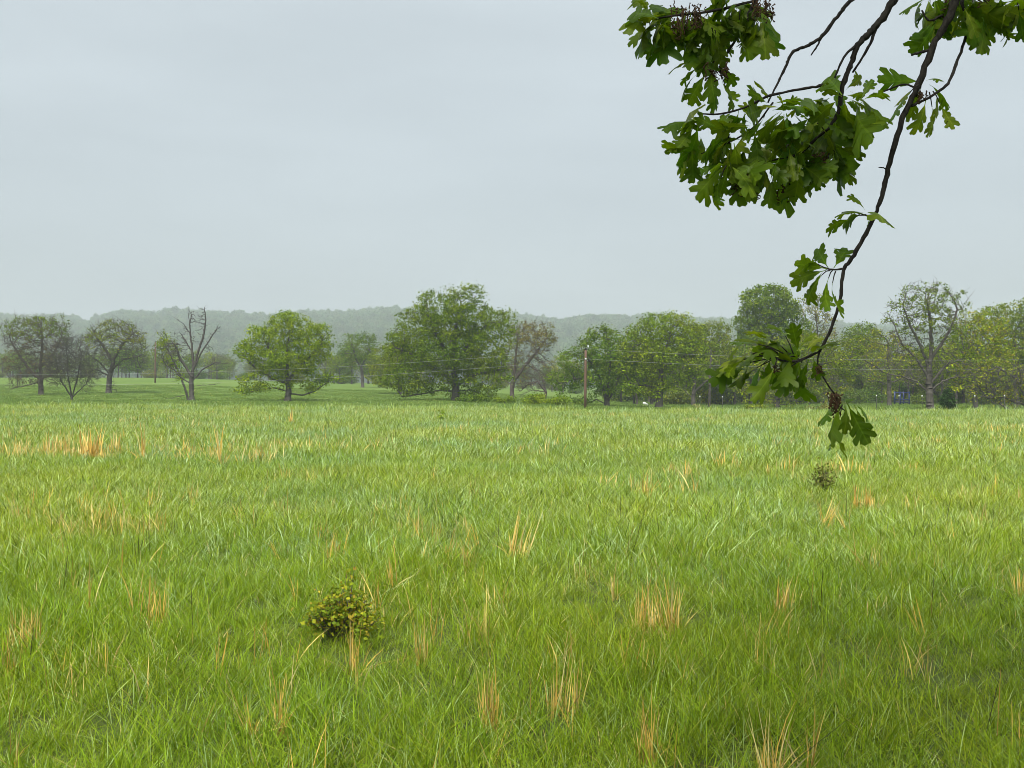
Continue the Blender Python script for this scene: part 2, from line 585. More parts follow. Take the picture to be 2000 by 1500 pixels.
# ------------------------------------------------------------------ grass blades
def blades(n, rad, hmin, hmax, wmin, wmax, lean, bend, cols, probs, rng, levels=4, z0=-0.03):
    """n curved blades around the origin: V, Q, T, colour per vertex"""
    a = rng.uniform(0, 2 * math.pi, n)
    r = rad * np.sqrt(rng.uniform(0, 1, n))
    base = np.stack([r * np.cos(a), r * np.sin(a), np.full(n, z0)], 1)
    h = rng.uniform(hmin, hmax, n) * rng.choice([0.7, 1.0, 1.0], n)
    w = rng.uniform(wmin, wmax, n)
    az = rng.uniform(0, 2 * math.pi, n)
    ln = np.abs(rng.normal(0, lean, n)) + 0.03
    bd = np.abs(rng.normal(0, bend, n))
    d = np.stack([np.cos(az), np.sin(az), np.zeros(n)], 1)
    face = az + rng.normal(0, 1.0, n) + math.pi / 2
    sd = np.stack([np.cos(face), np.sin(face), np.zeros(n)], 1)
    c = np.array(cols)[rng.choice(len(cols), n, p=probs)] * rng.uniform(0.55, 1.5, (n, 1))
    Vs, Cs = [], []
    ts = np.linspace(0, 1, levels + 1)
    for k, t in enumerate(ts):
        out = ln * t + bd * t * t * 1.3
        up = t * (1 - 0.32 * np.clip(bd, 0, 1.4) * t) * np.cos(np.clip(ln, 0, 1.1))
        p = base + d * (out * h)[:, None]
        p[:, 2] += up * h
        ww = w * (1.0 if t < 0.5 else (1 - ((t - 0.5) / 0.5) ** 1.6))
        if k < levels:
            Vs.append(p - sd * ww[:, None] / 2)
            Vs.append(p + sd * ww[:, None] / 2)
            Cs += [c, c]
        else:
            Vs.append(p); Cs.append(c)
    nv = 2 * levels + 1
    V = np.stack(Vs, 1).reshape(-1, 3)
    C = np.stack(Cs, 1).reshape(-1, 3)
    o = (np.arange(n) * nv)[:, None]
    Q = np.concatenate([o + np.array([[2 * k, 2 * k + 1, 2 * k + 3, 2 * k + 2]]) for k in range(levels - 1)], 0)
    T = o + np.array([[2 * levels - 2, 2 * levels - 1, 2 * levels]])
    return V, Q, T, C


G_MAIN, G_YEL, G_GLA, G_DEEP, G_STRAW = (0.215, 0.320, 0.030), (0.35, 0.42, 0.055), (0.40, 0.52, 0.24), (0.125, 0.22, 0.022), (0.70, 0.56, 0.26)
gc = [G_MAIN, G_YEL, G_GLA, G_DEEP, G_STRAW]


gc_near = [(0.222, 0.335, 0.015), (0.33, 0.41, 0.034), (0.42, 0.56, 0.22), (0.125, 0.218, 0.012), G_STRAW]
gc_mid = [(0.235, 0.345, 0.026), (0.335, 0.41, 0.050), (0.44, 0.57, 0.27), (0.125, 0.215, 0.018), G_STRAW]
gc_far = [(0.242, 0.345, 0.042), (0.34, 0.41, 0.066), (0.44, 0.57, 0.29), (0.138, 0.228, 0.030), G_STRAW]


def clump_set(k, n, rad, h0, h1, w0, w1, lean, bend, probs, levels, seed, gc=gc):
    out = []
    for i in range(k):
        rng = np.random.default_rng(seed + i)
        V, Q, T, C = blades(n, rad, h0, h1, w0, w1, lean, bend, gc, probs, rng, levels)
        out.append(mesh_np("grass_clump", V, Q, T, C, (M_grass,)))
    return out


def lumps(x, y):
    """patchy tallness of the sward"""
    return 1.0 + 0.26 * np.sin(x * 1.7 + 0.6 * np.sin(y * 1.1)) * np.sin(y * 1.3 + 0.9 * np.sin(x * 0.8)) + 0.12 * np.sin(x * 0.5 + 1) * np.sin(y * 0.41 + 2)


def field(name, label, y0, y1, dens, src, smin, smax, seed, wscale=1.0, xlim=None, hfun=None):
    rng = np.random.default_rng(seed)
    half = lambda y: 0.56 * y + 2.2
    area_w = half(y1)
    n = int((y1 - y0) * 2 * area_w * dens)
    y = rng.uniform(y0, y1, n)
    x = rng.uniform(-area_w, area_w, n)
    k = np.abs(x) < half(y)
    x, y = x[k], y[k]
    if xlim is not None:
        u = x / y
        kk = xlim(u, y, rng)
        x, y = x[kk], y[kk]
    n = len(x)
    z = terrain(x, y)
    sc = rng.uniform(smin, smax, n) * lumps(x, y)
    hs = sc if hfun is None else sc * hfun(x, y)
    rot = np.stack([rng.normal(0, 0.10, n), rng.normal(0, 0.10, n), rng.uniform(0, 6.283, n)], 1)
    scl = np.stack([sc * wscale, sc * wscale, hs], 1)
    o = scatter(name, np.stack([x, y, z], 1), rot, scl, rng.integers(0, len(src), n), src)
    tag(o, label, "grass", kind="stuff")
    return o


near = clump_set(12, 52, 0.13, 0.10, 0.27, 0.0024, 0.0052, 0.42, 0.46, [.54, .14, .12, .19, .01], 4, 100, gc_near)
mid = clump_set(12, 58, 0.22, 0.11, 0.30, 0.0042, 0.0088, 0.40, 0.44, [.46, .14, .24, .14, .02], 3, 200, gc_mid)
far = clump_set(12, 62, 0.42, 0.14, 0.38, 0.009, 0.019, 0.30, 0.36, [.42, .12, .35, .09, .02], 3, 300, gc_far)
low = clump_set(5, 60, 0.8, 0.04, 0.13, 0.015, 0.035, 0.45, 0.4, [.55, .12, .14, .18, .01], 2, 400, [(.140, .225, .042), (.19, .27, .05), (.20, .30, .10), (.105, .18, .030), G_STRAW])

field("meadow_grass", "tall green meadow grass in the foreground", 1.6, 13.0, 78, near, 0.75, 1.1, 11, xlim=lambda u, y, g: g.uniform(size=len(y)) < np.clip((13.0 - y) / 6.0, 0, 1))
field("meadow_grass", "tall green meadow grass in the middle of the field", 7.0, 34.0, 34, mid, 0.75, 1.1, 12, xlim=lambda u, y, g: g.uniform(size=len(y)) < np.clip((y - 6.5) / 6.0, 0, 1) * np.clip((34.0 - y) / 14.0, 0, 1))
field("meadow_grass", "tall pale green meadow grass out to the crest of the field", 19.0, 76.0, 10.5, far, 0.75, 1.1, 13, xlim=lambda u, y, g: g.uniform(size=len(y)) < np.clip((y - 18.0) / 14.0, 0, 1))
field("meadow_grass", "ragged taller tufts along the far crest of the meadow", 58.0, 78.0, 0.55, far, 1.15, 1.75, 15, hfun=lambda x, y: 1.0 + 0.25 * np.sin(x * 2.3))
field("pasture_grass", "short green grass of the grazed pasture among the trees", 76.0, 190.0, 1.6, low, 0.8, 1.4, 14)

# ------------------------------------------------------------------ dry straw
S_OR, S_TAN, S_PALE, S_BR, S_DK = (0.68, 0.44, 0.10), (0.76, 0.58, 0.18), (0.80, 0.67, 0.30), (0.46, 0.29, 0.08), (0.04, 0.032, 0.022)


def straw(n, rad, h0, h1, w0, w1, lean, bend, rng, cols=(S_OR, S_TAN, S_PALE, S_BR), probs=(.34, .42, .16, .08), tilt=None):
    V, Q, T, C = blades(n, rad, h0, h1, w0, w1, lean, bend, list(cols), list(probs), rng, 4, -0.02)
    if tilt:
        V[:, 0] += V[:, 2] * tilt
    return V, Q, T, C


def gpoint(px, py, z=0.25):
    """spot on the meadow whose sward (z above ground) is seen at this pixel"""
    D = (CZ - z) * F / max(py - 750.0, 12)
    x = (px - 1000) / F * D
    return x, D, float(terrain(x, D))


TUFTS = [  # px, py (foot), width px, height px, stems, tilt, label
    (1508, 1440, 46, 128, 26, -.12, "tall orange straw tuft standing upright in the lower right foreground"),
    (1578, 1405, 18, 95, 7, .12, "thin orange stalk pair just right of the tallest foreground straw tuft"),
    (1265, 1390, 44, 78, 22, 0, "short orange straw tuft in lower right foreground, left of the tallest tuft"),
    (955, 1330, 36, 66, 22, 0, "small orange straw tuft low in the frame, right of the foreground shrub"),
    (1100, 1310, 70, 90, 18, .1, "sparse upright straw stalks low in the frame, between two orange tufts"),
    (548, 1345, 22, 62, 12, 0, "small rusty straw tuft below and left of the shrub"),
    (492, 1350, 20, 60, 10, -.35, "leaning rusty straw tuft, left neighbour of the small rusty one"),
    (50, 1200, 56, 66, 34, 0, "dense rusty orange straw tuft near the left edge of the frame"),
    (20, 1240, 30, 40, 14, 0, "low pale straw tuft at the very left edge below the rusty one"),
    (1285, 1165, 92, 70, 60, 0, "wide tan straw tuft, broadest of the right foreground"),
    (1525, 1135, 36, 66, 16, .1, "brownish straw tuft right of the broad tan one"),
    (1200, 1105, 14, 50, 7, 0, "narrow orange straw tuft up left of the broad tan one"),
    (825, 1220, 26, 80, 12, 0, "slim straw tuft a little right of the foreground shrub"),
    (692, 1240, 30, 70, 14, 0, "straw stalks standing at the foot of the foreground shrub"),
    (762, 1100, 14, 70, 7, 0, "single pale upright straw spike above right of the shrub"),
    (648, 1045, 26, 42, 9, .1, "two pale straw spikes behind the shrub"),
    (1008, 1040, 42, 70, 14, .25, "fan of pale straw leaning right in mid field"),
    (310, 1160, 46, 60, 16, 0, "brown straw tuft in the left mid foreground"),
    (174, 1145, 14, 90, 7, .05, "slender tall straw spike in the left mid foreground"),
    (1676, 948, 18, 30, 9, 0, "left one of two bright straw tufts under the hanging leaves"),
    (1696, 945, 14, 34, 10, 0, "right one of two bright straw tufts under the hanging leaves"),
    (1250, 935, 44, 32, 12, 0, "pale straw tuft in the far middle of the field"),
    (178, 880, 46, 62, 46, 0, "largest bright straw tuft on the left, far up the field"),
    (224, 872, 20, 40, 14, 0, "straw tuft right beside the largest bright one on the left"),
    (110, 875, 70, 36, 34, 0, "wide straw tuft left of the largest bright one far up the field"),
    (279, 880, 10, 82, 7, -.08, "tall single straw stalk leaning left far up the field"),
    (345, 868, 80, 22, 36, 0, "low wide straw band right of the tall leaning stalk"),
    (432, 890, 12, 82, 7, -.22, "tall pale stalk leaning left beyond the low straw band"),
    (568, 802, 6, 34, 5, 0, "straw stalk rising at the crest in front of the wide green oak"),
    (1990, 1110, 26, 60, 14, 0, "rusty straw tuft cut by the right edge of the frame"),
    (30, 1400, 10, 100, 5, .04, "lone upright straw stalk in the lower left foreground"),
    (1660, 1000, 12, 42, 4, -.3, "pair of pale stalks leaning left on the right of the field"),
    (1610, 985, 22, 36, 8, .5, "pale straw leaning right beneath the wiry bush"),
]
for k, (px, py, wpx, hpx, n, tl, lab) in enumerate(TUFTS):
    rng = np.random.default_rng(900 + k)
    x, D, z = gpoint(px, py)
    if py < 815:
        D = 40; x = (px - 1000) / F * D; z = float(terrain(x, D))
    hh = hpx * .95 / F * D + 0.21
    wv = max(0.0045, 0.0009 * D)
    n = int(n * (1.5 if py > 1100 else 1.8))
    V, Q, T, C = straw(n, max(wpx / F * D / 2, 0.015), hh * 0.45, hh * 1.08, wv * .7, wv * 1.3, 0.035, 0.08, rng, tilt=tl)
    # a few broken, bent leaves
    V2, Q2, T2, C2 = straw(max(5, n // 2), max(wpx / F * D / 2, 0.02), hh * 0.35, hh * 0.6, wv, wv * 1.6, 0.2, 0.6, rng)
    V, Q, T = join([(V, Q, T), (V2, Q2, T2)])
    o = link("straw_tuft", mesh_np("straw_tuft", V, Q, T, np.vstack([C, C2]), (M_straw,)), loc=(x, D, z))
    tag(o, lab, "straw tuft", "dry straw tufts in the meadow", None)

# scattered thin dead stalks and straw that nobody could count
strawset = []
for i in range(6):
    rng = np.random.default_rng(600 + i)
    strawset.append(mesh_np("dry_stalks", *straw([3, 5, 9, 14, 4, 7][i], [.03, .05, .09, .14, .05, .3][i], .24, .40, .0035, .007, .10, .18, rng), (M_straw,)))
strawfar = []
for i in range(5):
    rng = np.random.default_rng(640 + i)
    strawfar.append(mesh_np("dry_stalks", *straw([5, 9, 16, 24, 6][i], [.05, .15, .3, .5, .4][i], .26, .44, .010, .020, .10, .16, rng, probs=(.22, .42, .32, .04)), (M_straw,)))
darkset = []
for i in range(4):
    rng = np.random.default_rng(660 + i)
    darkset.append(mesh_np("dark_stalks", *straw([1, 2, 3, 2][i], .05, .32, .55, .003, .005, .28, .05, rng, cols=(S_DK, S_BR), probs=(.8, .2)), (M_straw,)))


def patchy(thr):
    def f(u, y, rng):
        x = u * y
        v = np.sin(x * 0.55 + 1.3 * np.sin(y * 0.21)) * np.sin(y * 0.37 + 1.1 * np.sin(x * 0.3)) + 0.6 * np.sin(x * 0.17 + 2) * np.sin(y * .11 + 1)
        return v + rng.normal(0, 0.35, len(x)) > thr
    return f


field("dry_stalks", "thin dry straw stalks scattered through the near meadow", 3.0, 18.0, 2.2, strawset, 0.7, 1.0, 21, xlim=patchy(0.6))
field("dry_stalks", "pale dry straw patches scattered through the far meadow", 18.0, 62.0, 1.0, strawfar, 0.8, 1.05, 22, xlim=patchy(0.42))
pr = np.random.default_rng(555)
sp_pts = []
for (a0, a1, b0, b1, n) in [(0, 420, 846, 884, 60), (560, 1110, 826, 872, 36), (430, 560, 850, 885, 14), (1180, 1300, 918, 930, 4), (1500, 2000, 850, 900, 8)]:
    for i in range(n):
        px, py = pr.uniform(a0, a1), pr.uniform(b0, b1)
        x, D, z = gpoint(px, py)
        sp_pts.append((x, D, z))
sp_pts = np.array(sp_pts)
m = len(sp_pts)
sc_ = pr.uniform(.8, 1.15, m)
tag(scatter("dry_stalks", sp_pts, np.stack([pr.normal(0, .08, m), pr.normal(0, .08, m), pr.uniform(0, 6.28, m)], 1), np.stack([sc_, sc_, sc_], 1), pr.integers(0, 5, m), strawfar),
    "golden dry straw patches across the left and far middle of the meadow", "grass", kind="stuff")
sp_pts = []
for (a0, a1, b0, b1, n) in [(20, 340, 955, 1015, 34), (620, 700, 1010, 1060, 5), (780, 960, 985, 1060, 16), (1180, 1300, 918, 945, 6), (1600, 1720, 950, 1010, 6), (1730, 2000, 900, 1010, 12), (0, 1900, 1080, 1300, 26)]:
    for i in range(n):
        sp_pts.append(gpoint(pr.uniform(a0, a1), pr.uniform(b0, b1)))
sp_pts = np.array(sp_pts)
m = len(sp_pts)
sc_ = pr.uniform(.8, 1.1, m)
tag(scatter("dry_stalks", sp_pts, np.stack([pr.normal(0, .1, m), pr.normal(0, .1, m), pr.uniform(0, 6.28, m)], 1), np.stack([sc_, sc_, sc_], 1), pr.integers(0, 5, m), strawset),
    "thin golden straw stalks in the middle of the meadow", "grass", kind="stuff")
field("dead_stalks", "thin blackened dead stalks standing in the near meadow", 2.6, 12.0, 2.2, darkset, 0.7, 1.1, 23)


# ------------------------------------------------------------------ trees by space colonisation
def sample_ells(ells, dens, rng, shell=0.55):
    """attraction points in a union of ellipsoids (cx,cy,cz,rx,ry,rz)"""
    pts = []
    for (cx, cyy, cz, rx, ry, rz) in ells:
        n = max(12, int(4.19 * rx * ry * rz * dens))
        d = rng.normal(size=(n, 3)); d /= np.linalg.norm(d, axis=1, keepdims=True)
        r = rng.uniform(0, 1, n) ** (1 / (3 + 3 * shell))
        r *= 1 + 0.10 * np.sin(d[:, 0] * 5 + cx) * np.sin(d[:, 2] * 5 + cz)
        pts.append(np.stack([cx + d[:, 0] * r * rx, cyy + d[:, 1] * r * ry, cz + d[:, 2] * r * rz], 1))
    return np.vstack(pts)


def colonise(init, parents, attr, step, kill, rng, iters=140, wander=0.25, infl=1e9):
    pos = [np.array(p, float) for p in init]
    par = list(parents)
    attr = attr.copy()
    Pn = np.array(pos)
    d2 = ((attr[:, None, :] - Pn[None]) ** 2).sum(2)
    near_i = d2.argmin(1); near_d = d2.min(1)
    for it in range(iters):
        keep = near_d > kill * kill
        attr, near_i, near_d = attr[keep], near_i[keep], near_d[keep]
        if len(attr) == 0: break
        act = near_d < infl * infl
        if not act.any(): break
        ids, inv = np.unique(near_i[act], return_inverse=True)
        dirs = attr[act] - Pn[near_i[act]]
        dirs /= np.linalg.norm(dirs, axis=1, keepdims=True) + 1e-9
        acc = np.zeros((len(ids), 3))
        np.add.at(acc, inv, dirs)
        acc /= np.linalg.norm(acc, axis=1, keepdims=True) + 1e-9
        acc += rng.normal(0, wander, acc.shape)
        acc /= np.linalg.norm(acc, axis=1, keepdims=True) + 1e-9
        newp = Pn[ids] + acc * step
        base = len(Pn)
        Pn = np.vstack([Pn, newp])
        par += list(ids)
        dn = ((attr[:, None, :] - newp[None]) ** 2).sum(2)
        j = dn.argmin(1); m = dn.min(1)
        b = m < near_d
        near_i = np.where(b, base + j, near_i); near_d = np.where(b, m, near_d)
    return Pn, np.array(par)


def radii(Pn, par, tip, expo, base_r):
    n = len(Pn)
    acc = np.zeros(n)
    nch = np.zeros(n, int)
    for i in range(n - 1, 0, -1):
        if acc[i] == 0: acc[i] = tip ** expo
        acc[par[i]] += acc[i]; nch[par[i]] += 1
    if acc[0] == 0: acc[0] = tip ** expo
    r = acc ** (1 / expo)
    k = base_r / r[0]
    # keep tips thin, bring trunk to the wanted girth
    f = np.clip((r - tip) / max(r[0] - tip, 1e-6), 0, 1)
    return r * (1 + (k - 1) * f ** 0.6), nch


def leaf_cards(cent, n_each, spread, size, cols, rng, up=0.55, outward=0.9):
    """small two-triangle folded leaves scattered round each centre, facing up and out of their clump"""
    m = len(cent) * n_each
    off = rng.normal(0, spread, (m, 3)) * np.array([1, 1, 0.7])
    c = np.repeat(cent, n_each, 0) + off
    nrm = rng.normal(0, 0.75, size=(m, 3)); nrm[:, 2] += up
    nrm += off / max(spread, 1e-6) * outward * 0.5
    nrm /= np.linalg.norm(nrm, axis=1, keepdims=True)
    a = rng.normal(size=(m, 3))
    u = np.cross(nrm, a); u /= np.linalg.norm(u, axis=1, keepdims=True) + 1e-9
    v = np.cross(nrm, u)
    s = size * rng.uniform(0.6, 1.35, (m, 1))
    p0 = c - u * s * 0.5
    p1 = c - v * s * 0.36 + nrm * s * 0.10
    p2 = c + u * s * 0.5
    p3 = c + v * s * 0.36 + nrm * s * 0.10
    V = np.stack([p0, p1, p2, p3], 1).reshape(-1, 3)
    i = np.arange(m)[:, None] * 4
    T = np.concatenate([i + np.array([[0, 1, 2]]), i + np.array([[0, 2, 3]])], 0)
    ci = np.array(cols)[rng.integers(0, len(cols), m)] * rng.uniform(0.8, 1.2, (m, 1))
    clump = np.repeat(rng.uniform(0.75, 1.25, (len(cent), 1)), n_each, 0)
    C = np.repeat(ci * clump, 4, 0)
    return V, T, C


def twigs(Pn, par, sel, length, rng, per=2, r=0.012):
    d = Pn[sel] - Pn[par[sel]]
    d /= np.linalg.norm(d, axis=1, keepdims=True) + 1e-9
    A = np.repeat(Pn[sel], per, 0)
    dd = np.repeat(d, per, 0) + rng.normal(0, 0.65, (len(A), 3))
    dd /= np.linalg.norm(dd, axis=1, keepdims=True) + 1e-9
    L = length * rng.uniform(0.5, 1.2, (len(A), 1))
    M = A + dd * L * 0.5
    d3 = dd + rng.normal(0, 0.35, dd.shape) + np.array([0, 0, 0.15])
    B = M + d3 / (np.linalg.norm(d3, axis=1, keepdims=True) + 1e-9) * L * 0.5
    rr = np.full(len(A), r)
    V1, Q1 = tubes(A, M, rr, rr * 0.75, 3)
    V2, Q2 = tubes(M, B, rr * 0.75, rr * 0.4, 3)
    return np.vstack([V1, V2]), np.vstack([Q1, Q2 + len(V1)]), B


GREEN1 = [(0.149, 0.223, 0.010), (0.198, 0.283, 0.013), (0.108, 0.172, 0.010)]
GREEN2 = [(0.205, 0.293, 0.013), (0.270, 0.363, 0.016), (0.149, 0.235, 0.011)]
DARK = [(0.098, 0.179, 0.016), (0.129, 0.218, 0.018), (0.152, 0.232, 0.016)]
OLIVE = [(0.207, 0.255, 0.021), (0.253, 0.294, 0.023), (0.163, 0.218, 0.021)]
YELLOW = [(0.297, 0.324, 0.016), (0.236, 0.293, 0.016), (0.351, 0.316, 0.025)]
BUFF = [(0.245, 0.230, 0.072), (0.190, 0.205, 0.060), (0.285, 0.245, 0.080)]
RUST = [(0.145, 0.118, 0.065), (0.165, 0.140, 0.075), (0.112, 0.105, 0.058)]
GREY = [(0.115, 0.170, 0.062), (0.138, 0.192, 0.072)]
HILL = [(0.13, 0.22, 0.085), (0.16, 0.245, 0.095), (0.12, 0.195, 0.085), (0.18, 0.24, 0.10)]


def tree_geo(trunk, limbs, ells, rng, kill, step, trunk_r, tip=0.02, dens=None, wander=0.28, shell=0.5, expo=2.2, iters=150, gaps=3.6):
    """trunk: list of points; limbs: list of polylines whose first point sits on the trunk"""
    pts, par = [], []

    def addline(poly, start_parent):
        prev = start_parent
        poly = [np.asarray(p, float) for p in poly]
        for i in range(len(poly) - 1):
            L = np.linalg.norm(poly[i + 1] - poly[i])
            k = max(1, int(round(L / step)))
            for j in range(k):
                p = poly[i] + (poly[i + 1] - poly[i]) * ((j + 1) / k)
                p = p + rng.normal(0, 0.05 * step * 2, 3)
                pts.append(p); par.append(prev); prev = len(pts) - 1
        return prev
    pts.append(np.asarray(trunk[0], float)); par.append(0)
    addline(trunk[1:] if len(trunk) > 2 else [trunk[0], trunk[1]], 0) if len(trunk) <= 2 else addline(trunk, 0)
    for lb in limbs:
        d = [np.linalg.norm(p - np.asarray(lb[0])) for p in pts]
        j = int(np.argmin(d))
        addline([pts[j]] + list(lb[1:]), j)
    attr = sample_ells(ells, dens if dens else 1.1 / kill ** 3, rng, shell)
    zmin = trunk[0][2] + 0.25
    attr = attr[attr[:, 2] > zmin]
    if gaps > 0 and len(attr) > 60:
        ph = rng.uniform(0, 6.28, 6)
        kx = 2 * math.pi / gaps
        nzv = np.sin(attr[:, 0] * kx + ph[0] + 1.2 * np.sin(attr[:, 2] * kx * .6 + ph[1])) * np.sin(attr[:, 2] * kx * 1.15 + ph[2] + 1.1 * np.sin(attr[:, 1] * kx * .7 + ph[3])) + .6 * np.sin(attr[:, 1] * kx + ph[4])
        attr = attr[nzv > -0.6]
    Pn, par = colonise(pts, par, attr, step, kill, rng, iters, wander)
    r, nch = radii(Pn, par, tip, expo, trunk_r)
    # root flare
    h = Pn[:, 2] - trunk[0][2]
    r = r * (1 + 0.35 * np.exp(-np.clip(h, 0, None) / 0.35) * (np.arange(len(Pn)) < 12))
    return Pn, par, r, nch


def build_tree(name, label, D, base, trunk_px, ells, colors, leaf=4, lsize=0.3, spread=0.34, kill=0.85, trunk_r=0.4,
               limbs=(), seed=1, tw=0, twl=0.9, bark=None, keep=None, cat="tree", group=None, depth=0.85, wander=0.28, dens=None,
               colors2=None, split_y=None, shell=0.5, tip=0.02, up=0.75, twr=0.018, gaps=3.6):
    """ells in pixels (cx, cy, rx, ry[, depth offset m]); trunk_px: pixel points above the base"""
    rng = np.random.default_rng(seed)
    s = D / F
    bx, by = base
    bxw = (bx - 1000) * s
    bz = float(terrain(bxw, D)) - 0.05
    b3 = np.array([bxw, D, bz])

    def W(px, py, off=0.0):
        return np.array([(px - 1000) * s, D + off, CZ + (750 - py) * s])
    trunk = [b3] + [W(*p) for p in trunk_px]
    lm = [[W(*p) for p in l] for l in limbs]
    E = []
    for e in ells:
        cx, cyy, rx, ry = e[:4]
        off = e[4] if len(e) > 4 else 0.0
        c = W(cx, cyy, off)
        dr = e[5] * s if len(e) > 5 else min(rx, ry * 1.6) * s * depth
        E.append((c[0], c[1], c[2], rx * s, dr, ry * s))
    kill *= 0.66
    step = kill * 0.5
    Pn, par, r, nch = tree_geo(trunk, lm, E, rng, kill, step, trunk_r * 0.78, tip, dens, wander, shell, gaps=gaps)
    root = empty(name, b3)
    idx = np.arange(1, len(Pn))
    thick = r[idx] > 0.085
    loc = b3
    # trunk and limbs
    A, B = Pn[par[idx]], Pn[idx]
    rb = r[idx]; ra = np.minimum(r[par[idx]], rb * 1.5)
    bark = bark or M_bark
    t = thick
    if t.any():
        V, Q = tubes(A[t] - (B[t] - A[t]) * 0.06, B[t] + (B[t] - A[t]) * 0.06, ra[t], rb[t], 7)
        link("trunk", mesh_np("trunk", V - loc, Q, mats=(bark,), smooth=True), root)
    t = ~thick
    parts = []
    V, Q = tubes(A[t], B[t], ra[t], rb[t], 4)
    parts.append((V, Q, None))
    tips = np.where(nch == 0)[0]
    tips = tips[tips > 0]
    thin = np.where((r < 0.05) & (np.arange(len(Pn)) > 5))[0]
    tipB = None
    if tw > 0:
        sel = thin if len(thin) else tips
        sel = sel[rng.uniform(size=len(sel)) < 0.75]
        V2, Q2, tipB = twigs(Pn, par, sel, twl, rng, tw, twr)
        parts.append((V2, Q2, None))
    V, Q, T = join(parts)
    br = link("branches", mesh_np("branches", V - loc, Q, mats=(bark,)), root)
    if leaf > 0:
        br["kind"] = "stuff"
    # leaves
    if leaf > 0:
        some = thin[rng.uniform(size=len(thin)) < 0.56]
        cen = np.concatenate([Pn[some], Pn[tips]])
        leaf = int(round(leaf * 3.4))
        if keep is not None:
            pxs = 1000 + cen[:, 0] / D * F
            pys = 750 - (cen[:, 2] - CZ) / D * F
            cen = cen[rng.uniform(size=len(cen)) < keep(pxs, pys)]
        groups = [(cen, colors)]
        if colors2 is not None:
            pys = 750 - (cen[:, 2] - CZ) / D * F
            hi = pys + rng.normal(0, 8, len(cen)) < split_y
            groups = [(cen[hi], colors), (cen[~hi], colors2)]
        Vs, Ts, Cs, o = [], [], [], 0
        for cg, cc in groups:
            if len(cg) == 0: continue
            V, T, C = leaf_cards(cg, leaf, spread, lsize * 0.86, cc, rng, up)
            Vs.append(V); Ts.append(T + o); Cs.append(C); o += len(V)
        if Vs:
            cr = link("crown", mesh_np("crown", np.vstack(Vs) - loc, None, np.vstack(Ts), np.vstack(Cs), (M_leaf,)), root)
            cr["kind"] = "stuff"
    tag(root, label, cat, group)
    return root


GT = "oaks standing in the pasture"
# 1  sparse tree at the far left
build_tree("oak_tree", "half bare reddish oak, leftmost tree of the pasture", 140, (80, 776), [(80, 745), (79, 715), (82, 680), (83, 655)],
           [(70, 660, 66, 44), (40, 650, 38, 34), (105, 645, 36, 32), (60, 715, 60, 34), (45, 745, 30, 14), (120, 712, 26, 22)],
           GREEN1, leaf=3, lsize=0.26, spread=0.22, kill=0.8, trunk_r=0.42, seed=31, tw=2, twl=1.1, bark=M_bark_red, keep=lambda x, y: np.where(y < 655, 0.45, 0.16),
           limbs=[[(80, 740), (60, 725), (35, 690), (20, 665)], [(80, 745), (55, 752), (20, 760)], [(82, 715), (105, 690), (120, 660)], [(80, 742), (100, 728), (128, 720)]],
           colors2=RUST, split_y=668, group=GT)
# 2  small bare bush tree
build_tree("sapling_tree", "small bare grey sapling with fanned twigs, left of the far oak", 112, (140, 785), [(140, 776)],
           [(135, 705, 44, 50), (110, 730, 26, 30), (165, 735, 26, 30), (140, 680, 28, 26)],
           GREY, leaf=1, lsize=0.16, spread=0.2, kill=0.52, trunk_r=0.16, seed=32, tw=2, twl=1.0, gaps=0, twr=0.013, bark=M_deadwood, keep=lambda x, y: 0.25 + 0 * x,
           limbs=[[(140, 777), (120, 745), (108, 700)], [(140, 777), (132, 730), (130, 680)], [(140, 777), (152, 735), (160, 690)], [(140, 777), (168, 750), (182, 715)]], tip=0.014)
# 3  second sparse oak
build_tree("oak_tree", "sparse round oak with yellowish top, second large tree from the left", 150, (212, 768), [(214, 735), (221, 710), (225, 690)],
           [(225, 668, 62, 44), (180, 668, 26, 30), (260, 672, 32, 32), (225, 640, 46, 20), (185, 720, 38, 22), (262, 706, 34, 24), (230, 752, 14, 9)],
           OLIVE, leaf=3, lsize=0.27, spread=0.24, kill=0.82, trunk_r=0.5, seed=33, tw=2, twl=1.1, keep=lambda x, y: np.where(y < 668, 0.42, 0.12),
           limbs=[[(214, 732), (195, 708), (170, 690)], [(216, 725), (240, 702), (275, 695)], [(214, 735), (190, 722), (165, 722)], [(222, 710), (205, 680), (185, 655)], [(224, 700), (240, 670), (262, 650)]],
           colors2=GREY, split_y=680, group=GT)
# 5  dead tree
build_tree("dead_tree", "gaunt dead tree with bare forked trunks and a green vine side", 115, (375, 785), [(374, 765), (374, 740)],
           [(392, 640, 16, 44), (372, 648, 14, 34), (408, 690, 12, 26), (425, 640, 12, 12), (340, 690, 26, 22, -0.6), (350, 668, 22, 24), (415, 712, 28, 8), (335, 735, 26, 6), (410, 752, 26, 4)],
           GREEN2, leaf=0, kill=0.6, trunk_r=0.36, seed=35, tw=1, twl=0.6, bark=M_deadwood, depth=1.0, wander=0.35, tip=0.025, twr=0.016,
           limbs=[[(374, 742), (378, 715), (376, 690), (372, 655), (370, 630), (367, 612)], [(376, 730), (386, 690), (398, 655), (402, 625), (399, 600)],
                  [(376, 722), (392, 690), (412, 660), (424, 642)], [(372, 650), (358, 632), (346, 624)], [(370, 635), (374, 615), (368, 605)],
                  [(374, 752), (355, 738), (340, 722), (322, 712)], [(376, 748), (395, 722), (420, 708), (446, 710)], [(375, 762), (360, 772), (332, 778)],
                  [(375, 756), (398, 752), (425, 750)], [(377, 738), (400, 728), (430, 722)], [(374, 735), (352, 700), (340, 670)], [(376, 690), (362, 665), (352, 650)]])
